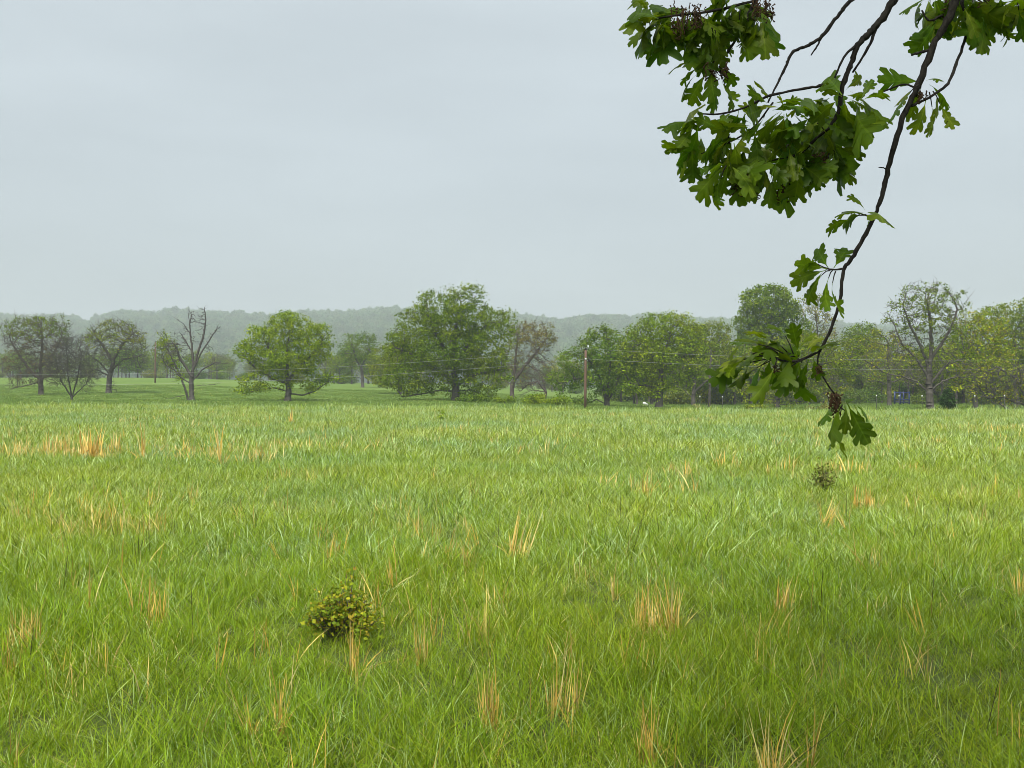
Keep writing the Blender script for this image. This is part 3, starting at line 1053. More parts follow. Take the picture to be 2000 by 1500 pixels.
# its leafy left half is a live tree beside it
build_tree("young_oak_tree", "slim leaning green oak growing up the left side of the dead tree", 116.5, (368, 785), [(362, 760), (350, 728), (336, 700)],
           [(322, 668, 17, 24), (340, 705, 24, 26), (352, 730, 18, 14), (315, 655, 12, 12)],
           GREEN2, leaf=5, lsize=0.24, spread=0.28, kill=0.7, trunk_r=0.15, seed=36, tw=1, gaps=2.5, keep=lambda x, y: 0.42 + 0 * x)
# 6  wide green oak
build_tree("oak_tree", "wide bright green oak with low spreading limbs, right of the dead tree", 118, (562, 783), [(564, 760), (562, 735), (560, 700), (562, 670)],
           [(562, 640, 46, 36), (520, 665, 46, 36), (605, 665, 46, 40), (490, 685, 36, 26), (560, 700, 72, 36), (625, 690, 26, 38), (500, 745, 42, 18), (640, 738, 32, 14), (575, 735, 62, 20), (470, 757, 16, 8), (585, 645, 30, 22), (545, 622, 18, 18)],
           GREEN2, leaf=5, lsize=0.27, spread=0.30, kill=0.78, trunk_r=0.46, seed=37, keep=lambda x, y: 0.82 + 0 * x,
           limbs=[[(563, 766), (535, 757), (505, 762), (475, 768)], [(563, 768), (590, 772), (615, 764), (635, 750), (650, 738)], [(563, 750), (530, 738), (500, 720), (480, 700)],
                  [(562, 742), (585, 715), (612, 690), (630, 665)], [(561, 735), (540, 700), (518, 668)], [(562, 780), (553, 780), (546, 782)]], group=GT)
# 7  far grey tree
build_tree("oak_tree", "hazy grey green oak standing farther off, left of the great oak", 215, (708, 752), [(708, 738), (706, 718), (702, 700)],
           [(700, 678, 40, 30), (715, 662, 26, 16), (680, 700, 26, 22), (720, 705, 26, 20), (690, 660, 20, 14), (685, 735, 22, 8)],
           DARK, leaf=4, lsize=0.38, spread=0.36, kill=1.05, trunk_r=0.42, seed=38, tw=1, keep=lambda x, y: 0.6 + 0 * x,
           limbs=[[(708, 742), (695, 735), (680, 742)], [(707, 722), (695, 700), (690, 680)], [(706, 715), (718, 695), (722, 675)]])
# 8  bushy tree behind the great oak's left
build_tree("oak_tree", "bushy yellowish tree half hidden behind the great oak's left side", 160, (782, 772), [(780, 745), (776, 715)],
           [(770, 705, 44, 40), (740, 705, 26, 36), (795, 690, 36, 40), (750, 738, 40, 18)],
           OLIVE, leaf=5, lsize=0.32, spread=0.34, kill=0.95, trunk_r=0.35, seed=39, keep=lambda x, y: 0.85 + 0 * x)
# 9  great oak
build_tree("oak_tree", "great broad dark green oak, largest tree near the middle", 124, (890, 784), [(890, 760), (888, 735), (884, 705), (886, 680)],
           [(880, 620, 70, 46), (915, 580, 38, 28), (860, 590, 44, 30), (820, 640, 50, 46), (945, 630, 46, 38), (985, 630, 30, 32), (790, 680, 44, 44),
            (870, 680, 90, 50), (950, 680, 56, 48), (800, 735, 58, 30), (870, 735, 70, 26), (945, 735, 56, 28), (820, 762, 62, 12), (920, 770, 60, 10), (832, 600, 14, 22)],
           GREEN1, leaf=5, lsize=0.29, spread=0.33, kill=0.86, trunk_r=0.62, seed=41, keep=lambda x, y: 0.84 + 0 * x,
           limbs=[[(889, 745), (860, 728), (835, 712), (800, 690), (775, 680)], [(887, 728), (872, 690), (850, 650), (838, 620)], [(886, 715), (905, 685), (930, 655), (955, 630)],
                  [(889, 755), (915, 735), (950, 728), (985, 720)], [(889, 765), (860, 762), (820, 770), (785, 775)], [(889, 762), (920, 762), (960, 775)], [(886, 690), (890, 640), (900, 590)]],
           group=GT)
# 10 buff half-bare tree
build_tree("oak_tree", "buff brown half bare tree right behind the great oak", 138, (1000, 778), [(1000, 755), (1004, 735), (1012, 710)],
           [(1040, 670, 44, 44), (1020, 650, 34, 24), (1060, 660, 30, 36), (1030, 720, 48, 34), (1000, 700, 24, 34), (1070, 720, 18, 26)],
           BUFF, leaf=4, lsize=0.24, spread=0.26, kill=0.8, trunk_r=0.38, seed=42, tw=2, twl=1.1, bark=M_bark_red, keep=lambda x, y: np.where(y < 675, 0.6, 0.14),
           limbs=[[(1002, 745), (1025, 715), (1050, 685), (1068, 660)], [(1001, 752), (980, 740), (968, 735)], [(1003, 735), (1008, 690), (1012, 655)]])
# fallen crown beside it
build_tree("fallen_branch", "tangle of bare reddish fallen branches right of the buff tree", 130, (1062, 776), [(1066, 768), (1068, 760)],
           [(1045, 752, 26, 12), (1030, 756, 22, 10), (1060, 742, 18, 14)], BUFF, leaf=0, kill=0.6, trunk_r=0.22, seed=43, tw=2, twl=1.1, bark=M_bark_red,
           limbs=[[(1068, 764), (1050, 745), (1030, 752), (1015, 765)], [(1068, 764), (1058, 735), (1045, 720)], [(1068, 765), (1040, 762), (1020, 770)]], cat="branch", tip=0.022)
# 12 dark multi-stem oak
build_tree("oak_tree", "dark green multi-stemmed oak behind the utility pole", 125, (1185, 795), [(1184, 780), (1182, 755)],
           [(1175, 660, 42, 28), (1190, 690, 60, 40), (1130, 705, 44, 32), (1110, 740, 38, 30), (1170, 735, 62, 34), (1220, 720, 34, 40), (1120, 775, 40, 14), (1145, 680, 34, 26)],
           DARK, leaf=5, lsize=0.29, spread=0.33, kill=0.86, trunk_r=0.42, seed=44, keep=lambda x, y: np.where(y < 685, 0.6, 0.8),
           limbs=[[(1184, 785), (1176, 750), (1160, 715), (1140, 690)], [(1184, 785), (1190, 740), (1192, 690), (1185, 655)], [(1184, 788), (1205, 750), (1218, 710)], [(1184, 788), (1165, 780), (1140, 790)], [(1180, 745), (1150, 735), (1115, 742)]], group=GT)
# 13 bright wide oak
build_tree("oak_tree", "bright yellow green wide oak, right of the pole", 122, (1287, 797), [(1288, 772), (1289, 745), (1290, 705), (1292, 690)],
           [(1300, 640, 66, 34), (1260, 665, 50, 40), (1340, 665, 42, 44), (1300, 690, 80, 40), (1240, 710, 40, 34), (1360, 700, 28, 40), (1260, 745, 46, 30), (1310, 740, 44, 24), (1275, 768, 26, 14), (1240, 755, 24, 20)],
           GREEN2 + [(0.13, 0.175, 0.028)], leaf=5, lsize=0.29, spread=0.33, kill=0.86, trunk_r=0.55, seed=45, keep=lambda x, y: 0.84 + 0 * x,
           limbs=[[(1289, 748), (1310, 748), (1335, 744), (1355, 738)], [(1290, 710), (1270, 690), (1255, 660)], [(1290, 705), (1305, 670), (1310, 640)], [(1289, 725), (1325, 700), (1350, 690)], [(1288, 760), (1260, 752), (1235, 750)]], group=GT)
# 14.. wood edge on the right
build_tree("oak_tree", "olive oak with bare lower limbs between the bright oak and the tall dome crown", 140, (1354, 797), [(1354, 775), (1357, 740), (1370, 700)],
           [(1385, 665, 40, 32), (1355, 660, 36, 30), (1410, 690, 34, 40), (1370, 720, 44, 36), (1400, 645, 28, 22)],
           GREEN1 + OLIVE, leaf=5, lsize=0.29, spread=0.33, kill=0.9, trunk_r=0.36, seed=46, tw=1, keep=lambda x, y: np.where(y < 715, 0.75, 0.2),
           limbs=[[(1354, 778), (1335, 760), (1310, 750)], [(1355, 765), (1375, 748), (1395, 735)]])
build_tree("slim_tree", "slim dark straight trunk beside the olive oak", 128, (1386, 797), [(1386, 770), (1387, 740), (1388, 700), (1389, 680)],
           [(1390, 690, 20, 26), (1395, 720, 18, 14)], DARK, leaf=3, lsize=0.26, spread=0.3, kill=0.85, trunk_r=0.2, seed=47, tw=1, keep=lambda x, y: 0.4 + 0 * x)
build_tree("oak_tree", "tall dense dome crowned tree behind the drooping oak leaves", 165, (1500, 795), [(1500, 760), (1500, 720), (1500, 660)],
           [(1500, 598, 58, 44), (1480, 625, 46, 40), (1530, 630, 44, 44), (1500, 670, 60, 46), (1465, 655, 30, 40), (1555, 660, 36, 40)],
           GREEN1 + DARK, leaf=6, lsize=0.36, spread=0.4, kill=1.0, trunk_r=0.5, seed=48, keep=lambda x, y: 0.95 + 0 * x)
build_tree("oak_tree", "buff thin topped tree behind the hanging branch tip", 175, (1600, 795), [(1600, 750), (1598, 700), (1596, 640)],
           [(1590, 605, 34, 34), (1612, 640, 30, 40), (1595, 680, 40, 40)], BUFF + OLIVE, leaf=4, lsize=0.32, spread=0.36, kill=1.0, trunk_r=0.3, seed=49, tw=1, keep=lambda x, y: 0.5 + 0 * x)
build_tree("oak_tree", "spreading olive tree with low bare limbs at its foot, below the drooping leaves", 112, (1518, 800), [(1518, 780), (1519, 755), (1522, 720), (1530, 690)],
           [(1560, 690, 60, 44), (1500, 700, 50, 36), (1610, 705, 46, 44), (1640, 720, 40, 40), (1540, 740, 60, 30), (1600, 755, 50, 24), (1470, 730, 36, 30), (1660, 690, 34, 40)],
           OLIVE + GREEN1, leaf=5, lsize=0.27, spread=0.32, kill=0.86, trunk_r=0.36, seed=50, tw=1, keep=lambda x, y: 0.72 + 0 * x,
           limbs=[[(1518, 786), (1495, 778), (1470, 778), (1452, 784)], [(1518, 790), (1500, 796), (1480, 794)], [(1519, 770), (1545, 745), (1575, 725), (1600, 710)], [(1518, 788), (1535, 790), (1556, 786)], [(1519, 760), (1500, 735), (1485, 710)]])
build_tree("oak_tree", "rounded dark crown showing above the wood, left of the big thin oak", 185, (1685, 795), [(1685, 750), (1684, 700), (1683, 660)],
           [(1682, 660, 36, 32), (1660, 680, 28, 36), (1702, 680, 28, 36), (1685, 715, 44, 36)], DARK + GREEN1, leaf=6, lsize=0.4, spread=0.44, kill=1.1, trunk_r=0.36, seed=51, keep=lambda x, y: 0.9 + 0 * x)
build_tree("oak_tree", "olive tree with straight grey trunk, left neighbour of the big thin oak", 135, (1737, 795), [(1737, 765), (1736, 735), (1735, 700), (1735, 670)],
           [(1735, 670, 30, 30), (1715, 690, 36, 34), (1760, 690, 30, 34), (1735, 720, 46, 22), (1700, 660, 26, 20)],
           YELLOW + OLIVE, leaf=4, lsize=0.27, spread=0.3, kill=0.86, trunk_r=0.36, seed=52, tw=2, bark=M_bark, keep=lambda x, y: np.where(y < 700, 0.65, 0.2),
           limbs=[[(1737, 752), (1715, 744), (1690, 746)], [(1737, 748), (1760, 740), (1785, 744)], [(1736, 735), (1710, 715), (1690, 705)]])
build_tree("oak_tree", "big thin leaved oak with see-through crown standing alone at right", 102, (1817, 806), [(1816, 785), (1815, 750), (1815, 715), (1818, 690)],
           [(1810, 580, 52, 36), (1760, 610, 36, 30), (1850, 600, 40, 34), (1880, 585, 22, 18), (1740, 622, 24, 16), (1815, 630, 60, 40), (1780, 660, 50, 40), (1860, 660, 44, 44), (1770, 720, 50, 36), (1862, 720, 46, 34), (1820, 680, 40, 40)],
           GREEN1, leaf=4, lsize=0.22, spread=0.2, kill=0.74, trunk_r=0.46, seed=53, tw=1, twl=0.9, keep=lambda x, y: np.where(y < 650, 0.42, np.where(y < 700, 0.24, 0.10)), shell=0.8,
           limbs=[[(1815, 720), (1795, 670), (1775, 630), (1765, 600)], [(1816, 705), (1840, 670), (1858, 640), (1870, 605)], [(1816, 690), (1818, 640), (1812, 590)], [(1815, 740), (1790, 700), (1760, 670), (1745, 630)],
                  [(1815, 770), (1790, 745), (1760, 735), (1735, 730)], [(1815, 765), (1840, 745), (1870, 735)], [(1815, 755), (1845, 715), (1880, 700)], [(1817, 770), (1826, 762), (1832, 770)]], group=GT)
build_tree("oak_tree", "yellow green leafy tree crowding in behind the big thin oak", 118, (1905, 806), [(1905, 770), (1902, 735), (1898, 700)],
           [(1890, 660, 40, 44), (1930, 650, 44, 44), (1905, 700, 56, 40), (1950, 700, 40, 44), (1880, 625, 30, 24), (1880, 745, 30, 24)],
           YELLOW + GREEN2, leaf=5, lsize=0.29, spread=0.33, kill=0.88, trunk_r=0.34, seed=54, tw=1, keep=lambda x, y: 0.75 + 0 * x)
build_tree("oak_tree", "tall green tree filling the right edge of the frame", 140, (1985, 806), [(1985, 760), (1983, 710), (1980, 650)],
           [(1975, 625, 44, 36), (2020, 620, 50, 40), (1930, 625, 30, 30), (1990, 670, 60, 50), (2040, 680, 50, 60)],
           GREEN1 + OLIVE, leaf=5, lsize=0.32, spread=0.36, kill=0.95, trunk_r=0.42, seed=55, keep=lambda x, y: 0.85 + 0 * x)
build_tree("thicket_tree", "low scrubby thicket tree with yellow leaves and pale limbs at the right edge", 98, (2012, 815), [(2008, 790), (2000, 760)],
           [(1950, 740, 46, 34), (1990, 750, 40, 40), (1920, 765, 40, 24), (1965, 780, 46, 20), (1910, 735, 26, 26), (2030, 740, 40, 50)],
           YELLOW + OLIVE, leaf=3, lsize=0.22, spread=0.26, kill=0.72, trunk_r=0.26, seed=56, tw=2, twl=1.1, bark=M_deadwood, keep=lambda x, y: 0.42 + 0 * x,
           limbs=[[(2005, 790), (1990, 720), (1960, 700)], [(2004, 785), (1985, 740), (1945, 715)], [(2006, 795), (1985, 786), (1960, 775), (1930, 778)]])
build_tree("fallen_branch", "dark fallen limb with forked ends lying in the grass at right", 88, (1984, 810), [(1978, 806), (1970, 800)],
           [(1945, 796, 26, 8), (1960, 790, 22, 8)], BUFF, leaf=0, kill=0.55, trunk_r=0.2, seed=57, tw=2, twl=0.6,
           limbs=[[(1978, 806), (1962, 795), (1948, 786)], [(1976, 806), (1950, 802), (1930, 800)], [(1978, 806), (1985, 796), (1995, 786)]], cat="branch", tip=0.02)
# evergreen bush
build_tree("cedar_bush", "small conical dark evergreen bush beside the big thin oak's trunk", 96, (1850, 809), [(1850, 790), (1850, 765)],
           [(1850, 798, 18, 11), (1850, 785, 16, 12), (1850, 772, 11, 11), (1849, 762, 6, 6)], [(0.03, 0.07, 0.02), (0.04, 0.085, 0.024), (0.055, 0.11, 0.03)],
           gaps=0, leaf=9, lsize=0.17, spread=0.13, kill=0.42, trunk_r=0.08, seed=58, depth=1.1, cat="bush", keep=lambda x, y: 1.0 + 0 * x)
# green bushes along the field edge
for k, (px, py, rx, ry, D, cc, lab) in enumerate([
        (1040, 780, 30, 12, 118, GREEN2, "low bright green bush under the buff tree"),
        (1085, 783, 30, 10, 116, GREEN2, "low green bush left of the utility pole foot"),
        (985, 782, 26, 9, 117, GREEN1, "dark low bush at the right foot of the great oak"),
        (925, 780, 34, 11, 118, DARK, "leafy dark scrub under the great oak"),
        (1595, 797, 30, 7, 92, BUFF, "dry brown scrub in front of the olive tree"),
        (1470, 796, 24, 8, 100, OLIVE, "thin weedy scrub at the left foot of the olive tree"),
        (1925, 808, 30, 10, 86, OLIVE, "weedy green scrub by the fallen limb at right"),
        (1370, 795, 22, 6, 110, BUFF, "dry tan weeds at the foot of the slim dark trunk")]):
    build_tree("field_bush", lab, D, (px, py + ry), [(px, py + ry * 0.5), (px, py)], [(px - rx * .4, py + 1, rx * .6, ry * .9), (px + rx * .4, py, rx * .6, ry)], cc,
               leaf=6, lsize=0.22, spread=0.2, kill=0.5, trunk_r=0.06, seed=70 + k, cat="bush", depth=0.9, tip=0.012, group="scrub along the far field edge")


# ------------------------------------------------------------------ woodland masses (stuff)
def wood_tree(seed, H, Wd, cols, leaf, lsize, spread, kill, bare=False):
    kill *= 0.7
    rng = np.random.default_rng(seed)
    trunk = [np.zeros(3), np.array([0.1, 0, H * .3]), np.array([0, 0.1, H * .55])]
    E = [(rng.normal(0, Wd * .12), rng.normal(0, Wd * .12), H * .66, Wd * .42, Wd * .42, H * .32)]
    for j in range(5):
        a = rng.uniform(0, 6.28)
        E.append((math.cos(a) * Wd * .28, math.sin(a) * Wd * .28, H * rng.uniform(.3, .8), Wd * .27, Wd * .27, H * .2))
    Pn, par, r, nch = tree_geo(trunk, [], E, rng, kill, kill * .5, H * .022, 0.03)
    idx = np.arange(1, len(Pn))
    V, Q = tubes(Pn[par[idx]], Pn[idx], np.minimum(r[par[idx]], r[idx] * 1.5), r[idx], 4)
    parts = [(V, Q, None)]
    thin = np.where((r < 0.08) & (np.arange(len(Pn)) > 4))[0]
    if bare:
        V2, Q2, _ = twigs(Pn, par, thin, 1.0, rng, 2, 0.02)
        parts.append((V2, Q2, None))
    V, Q, _ = join(parts)
    cen = Pn[thin]
    if bare: cen = cen[rng.uniform(size=len(cen)) < 0.3]
    LV, LT, LC = leaf_cards(cen, leaf, spread, lsize, cols, rng)
    n0 = len(V)
    Vall = np.vstack([V, LV])
    C = np.vstack([np.full((n0, 3), 0.08), LC])
    mi = np.concatenate([np.zeros(len(Q), int), np.ones(len(LT), int)])
    return mesh_np("woodland_tree", Vall, Q, LT + n0, C, (M_bark, M_wood_leaf), mi)


def brush(seed, cols):
    rng = np.random.default_rng(seed)
    d = rng.normal(size=(260, 3)); d /= np.linalg.norm(d, axis=1, keepdims=True)
    cen = d * np.array([3.2, 3.2, 1.7]) * rng.uniform(.5, 1.05, (260, 1)) + np.array([0, 0, 1.6])
    cen = cen[cen[:, 2] > 0]
    V, T, C = leaf_cards(cen, 5, .35, .42, cols, rng)
    A = np.zeros((14, 3)); B = cen[:14]
    TV, TQ = tubes(A, B, np.full(14, .05), np.full(14, .02), 4)
    n0 = len(TV)
    mi = np.concatenate([np.zeros(len(TQ), int), np.ones(len(T), int)])
    return mesh_np("underbrush", np.vstack([TV, V]), TQ, T + n0, np.vstack([np.full((n0, 3), .08), C]), (M_bark, M_wood_leaf), mi)


wset = [wood_tree(501, 12, 9, GREEN1, 4, 0.5, 0.5, 1.3), wood_tree(502, 13, 8, OLIVE, 4, 0.5, 0.5, 1.3), wood_tree(503, 11, 10, DARK, 4, 0.5, 0.5, 1.3),
        wood_tree(504, 12, 8, GREY, 2, 0.4, 0.45, 1.2, True), wood_tree(505, 10, 9, BUFF + OLIVE, 3, 0.45, 0.45, 1.25, True), brush(506, DARK + GREY), brush(507, OLIVE + GREY)]


def wood(name, label, seed, n, fx, zf, smin, smax, src, idxp=None):
    rng = np.random.default_rng(seed)
    x, y = fx(rng, n)
    m = len(x)
    sc = rng.uniform(smin, smax, m)
    rot = np.stack([np.zeros(m), np.zeros(m), rng.uniform(0, 6.28, m)], 1)
    idx = rng.choice(len(src), m, p=idxp)
    o = scatter(name, np.stack([x, y, zf(x, y) - 0.1], 1), rot, np.stack([sc, sc, sc * rng.uniform(.9, 1.12, m)], 1), idx, src)
    tag(o, label, "wood", kind="stuff")


def band(px0, px1, d0, d1):
    def f(rng, n):
        D = rng.uniform(d0, d1, n)
        px = rng.uniform(px0, px1, n)
        return (px - 1000) / F * D, D
    return f


wood("woodland", "hazy belt of trees along the far edge of the left pasture", 81, 260, band(-500, 1150, 262, 420), terrain, 0.55, 0.85, wset, [.18, .14, .15, .16, .12, .14, .11])
wood("woodland", "leafy undergrowth and saplings close behind the right hand trees", 84, 230, band(1200, 2500, 146, 188), terrain, 0.45, 0.85, wset, [.16, .14, .16, .08, .08, .20, .18])
wood("woodland", "dense wood behind the trees on the right", 82, 380, band(1190, 2500, 190, 300), terrain, 0.7, 1.0, wset, [.15, .12, .14, .10, .09, .22, .18])


def far_tree(seed):
    rng = np.random.default_rng(seed)
    lob = []
    n = 7
    for j in range(n):
        a = rng.uniform(0, 6.28); rr = rng.uniform(0, 3.0)
        c = np.array([math.cos(a) * rr, math.sin(a) * rr, rng.uniform(5.0, 10.0) - rr * 0.5])
        d = rng.normal(size=(46, 3)); d /= np.linalg.norm(d, axis=1, keepdims=True)
        lob.append(c + d * rng.uniform(1.4, 2.4) * rng.uniform(.75, 1.1, (46, 1)))
    cen = np.vstack(lob)
    V, T, C = leaf_cards(cen, 1, 0.2, 1.25, HILL, rng, up=0.9)
    pts = np.array([[0, 0, -1.0], [0.1, 0, 3.5], [0, 0.1, 8.0]])
    TV, TQ, TT = sweep(pts, [0.3, 0.22, 0.1], 5)
    n0 = len(TV)
    mi = np.concatenate([np.zeros(len(TQ), int), np.zeros(len(TT), int), np.ones(len(T), int)])
    return mesh_np("hill_tree", np.vstack([TV, V]), TQ, np.vstack([TT, T + n0]), np.vstack([np.full((n0, 3), .08), C]), (M_bark, M_wood_leaf), mi)


fset = [far_tree(700 + i) for i in range(6)]


def hillband(rng, n):
    y = 920 + 1180 * rng.uniform(0, 1, n) ** 0.85
    u = rng.uniform(-0.66, 0.66, n)
    return u * y, y


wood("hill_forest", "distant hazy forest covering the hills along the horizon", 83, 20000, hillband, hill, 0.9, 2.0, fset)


# ------------------------------------------------------------------ utility poles and wires
PD = 100.0


def pole(name, label, px, D, ytop, r, zb=None):
    x = (px - 1000) / F * D
    z0 = float(terrain(x, D))
    zt = CZ + (750 - ytop) / F * D
    root = empty(name, (x, D, z0))
    h = zt - z0
    V, Q, T = sweep(np.array([[0, 0, -.3], [0.01, 0, h * .33], [0.03, 0, h * .66], [0.05, 0, h]]), [r * 1.15, r * 1.08, r, r * .9], 12)
    link("post", mesh_np("post", V, Q, T, mats=(M_pole,), smooth=True), root)
    V, Q, T = sweep(np.array([[.05, 0, h - .10], [.05, 0, h + .03]]), [r * 1.02, r * 1.02], 12)
    link("pole_cap", mesh_np("pole_cap", V, Q, T, mats=(M_poletop,)), root)
    # bracket and insulators
    V, Q, T = sweep(np.array([[.05 + r * .6, 0, h - .25], [.05 + r * 1.9, 0, h - .05], [.05 + r * 2.0, 0, h + .12]]), [.025, .025, .022], 6)
    link("bracket", mesh_np("bracket", V, Q, T, mats=(M_poletop,)), root)
    V, Q, T = sweep(np.array([[.05 + r * 2, 0, h + .10], [.05 + r * 2, 0, h + .16], [.05 + r * 2, 0, h + .22], [.05 + r * 2, 0, h + .30], [.05 + r * 2, 0, h + .34]]), [.05, .10, .06, .09, .03], 8)
    link("insulator", mesh_np("insulator", V, Q, T, mats=(M_porcelain,), smooth=True), root)
    V, Q, T = sweep(np.array([[.04, -r * .8, h - 1.0], [.04, -r * 1.25, h - 1.0], [.04, -r * 1.7, h - 1.0]]), [.05, .09, .05], 8)
    link("insulator", mesh_np("insulator", V, Q, T, mats=(M_porcelain,), smooth=True), root)
    tag(root, label, "utility pole")
    return root


pole("utility_pole", "reddish brown wooden utility pole with white insulator at the field edge", 1143, PD, 681, 0.118)
pole("utility_pole", "thin far utility pole between the sparse oak and the dead tree", 303, 205, 667, 0.13)
for y0, y1, side, lab in ((681, 731, -1, "upper power line sagging from the pole towards the left"), (701, 752, -1, "lower power line sagging from the pole towards the left"),
                          (681, 703.5, 1, "upper power line running from the pole to the right"), (701, 722.5, 1, "lower power line running from the pole to the right")):
    xc = 90 if side < 0 else 1850
    xe = 2 * xc - 1146
    xs = np.linspace(1146, xe, 70)
    k = (y1 - y0) / (1146 - xc) ** 2
    ys = y1 - k * (xs - xc) ** 2
    pts = np.array([P(a, b, PD) for a, b in zip(xs, ys)])
    V, Q, T = sweep(pts, np.full(len(pts), 0.006), 5)
    tag(link("power_line", mesh_np("power_line", V, Q, T, mats=(M_wire,))), lab, "power line")

# ------------------------------------------------------------------ fence posts on the right, cattle frame, cars
POSTS = [(1367, 797, 100, "thin white tipped fence post left of the slim dark trunk"), (1411, 797, 98, "thin white tipped fence post right of the slim dark trunk"),
         (1581, 798, 95, "thin pale tipped fence post below the drooping leaves"), (1618, 800, 94, "thin fence post between the drooping leaves and leaf tip"),
         (1712, 801, 93, "thin white tipped fence post just right of the hanging leaf tip"), (1756, 802, 92, "thin white tipped fence post in front of the blue frame"),
         (1801, 803, 91, "thin white tipped fence post left of the big thin oak's trunk"), (1904, 805, 89, "thin white tipped fence post right of the evergreen bush"),
         (1962, 807, 87, "thin white tipped fence post under the thicket at right")]
for px, py, D, lab in POSTS:
    x = (px - 1000) / F * D
    z = float(terrain(x, D))
    root = empty("fence_post", (x, D, z))
    V1 = box((0, 0, .55), (.05, .012, 1.5)); V2 = box((0, .022, .55), (.012, .03, 1.5))
    V, Q, T = join([V1, V2])
    link("shaft", mesh_np("shaft", V, Q, T, mats=(M_post,)), root)
    V, Q, T = box((0, .01, 1.36), (.085, .06, .13))
    link("tip", mesh_np("tip", V, Q, T, mats=(M_white,)), root)
    tag(root, lab, "fence post", "white tipped fence posts on the right")

D = 150.0
x0, x1 = (1757 - 1000) / F * D, (1777 - 1000) / F * D
zg = float(terrain(x0, D))
root = empty("cattle_frame", (x0, D, zg))
w = x1 - x0
for xx, ww in ((0.1, .22), (w - .1, .16)):
    for yy in (0, 2.2):
        V, Q, T = box((xx, yy, .95), (ww, .12, 1.9))
        link("upright", mesh_np("upright", V, Q, T, mats=(M_blue,)), root)
for zz in (1.75, 0.75, 0.35):
    for yy in (-.09, 2.29):
        V, Q, T = box((w / 2, yy, zz), (w, .05, .12))
        link("rail", mesh_np("rail", V, Q, T, mats=(M_blue,)), root)
tag(root, "blue painted steel cattle handling frame among the right hand trunks", "cattle frame")


def car(label, px, D, rz, paint, van=False):
    x = (px - 1000) / F * D
    root = empty("parked_car", (x, D, float(terrain(x, D))))
    root.rotation_euler = (0, 0, rz)
    prof = np.array([[-2.2, .35], [-2.25, .75], [-2.1, .95], [-1.2, 1.02], [-.6, 1.48], [.9, 1.5], [1.7, 1.05], [2.15, .95], [2.25, .6], [2.2, .35]])
    n = len(prof)
    V = []
    for yy in (-.85, .85):
        for (a, b) in prof:
            V.append((a, yy * (0.86 if b > 1.1 else 1.0), b))
    Q = [(i, (i + 1) % n, n + (i + 1) % n, n + i) for i in range(n)]
    me = bpy.data.meshes.new("body")
    me.from_pydata(V, [], [tuple(q) for q in Q] + [tuple(range(n))[::-1], tuple(range(n, 2 * n))])
    me.materials.append(paint)
    body = link("body", me, root)
    for yy in (-.80, .80):
        pts = [(-1.0, 1.06), (-.52, 1.40), (.82, 1.42), (1.45, 1.08)]
        Vw = [(a, yy * 1.0 + math.copysign(.055, yy), b) if b < 1.2 else (a, yy * .92 + math.copysign(.02, yy), b) for a, b in pts]
        m2 = bpy.data.meshes.new("window"); m2.from_pydata(Vw, [], [(0, 1, 2, 3)]); m2.materials.append(M_glass)
        link("window", m2, root)
    for a0, a1 in (((-1.16, 1.06), (-.64, 1.46)), ((1.66, 1.09), (.96, 1.48))):
        o = -0.02 if a0[0] < 0 else 0.02
        Vw = [(a0[0] + o, -.7, a0[1] + .02), (a0[0] + o, .7, a0[1] + .02), (a1[0] + o, .62, a1[1]), (a1[0] + o, -.62, a1[1])]
        m2 = bpy.data.meshes.new("windscreen"); m2.from_pydata(Vw, [], [(0, 1, 2, 3)]); m2.materials.append(M_glass)
        link("windscreen", m2, root)
    for a in (-1.4, 1.4):
        for yy in (-.8, .8):
            V, Q, T = sweep(np.array([[a, yy - .11, .33], [a, yy + .11, .33]]), [.33, .33], 14)
            link("wheel", mesh_np("wheel", V, Q, T, mats=(M_tyre,)), root)
    tag(root, label, "car")


car("white car partly hidden behind the lowest hanging oak leaf", 1700, 235, 1.1, M_white)
car("silver car parked deep under the trees below the drooping leaves", 1566, 178, 0.2, M_silver)
car("pale blue grey car parked under the trees right of the silver one", 1596, 186, 0.3, M_silver)

# bleached log and white bucket under the bright oak
V, Q, T = sweep(np.array([P(1257, 787, 118), P(1260, 788.5, 118.2), P(1265, 791, 118.3)]), [.13, .16, .12], 8, 0.1)
tag(link("bleached_log", mesh_np("bleached_log", V, Q, T, mats=(M_white,))), "pale bleached log lying slanted left of the bright oak's trunk", "log")

# ------------------------------------------------------------------ small shrubs in the meadow
def leaf_shape_simple(rng, n, cent, size, cols, up=0.4):
    return leaf_cards(cent, n, 0.02, size, cols, rng, up)


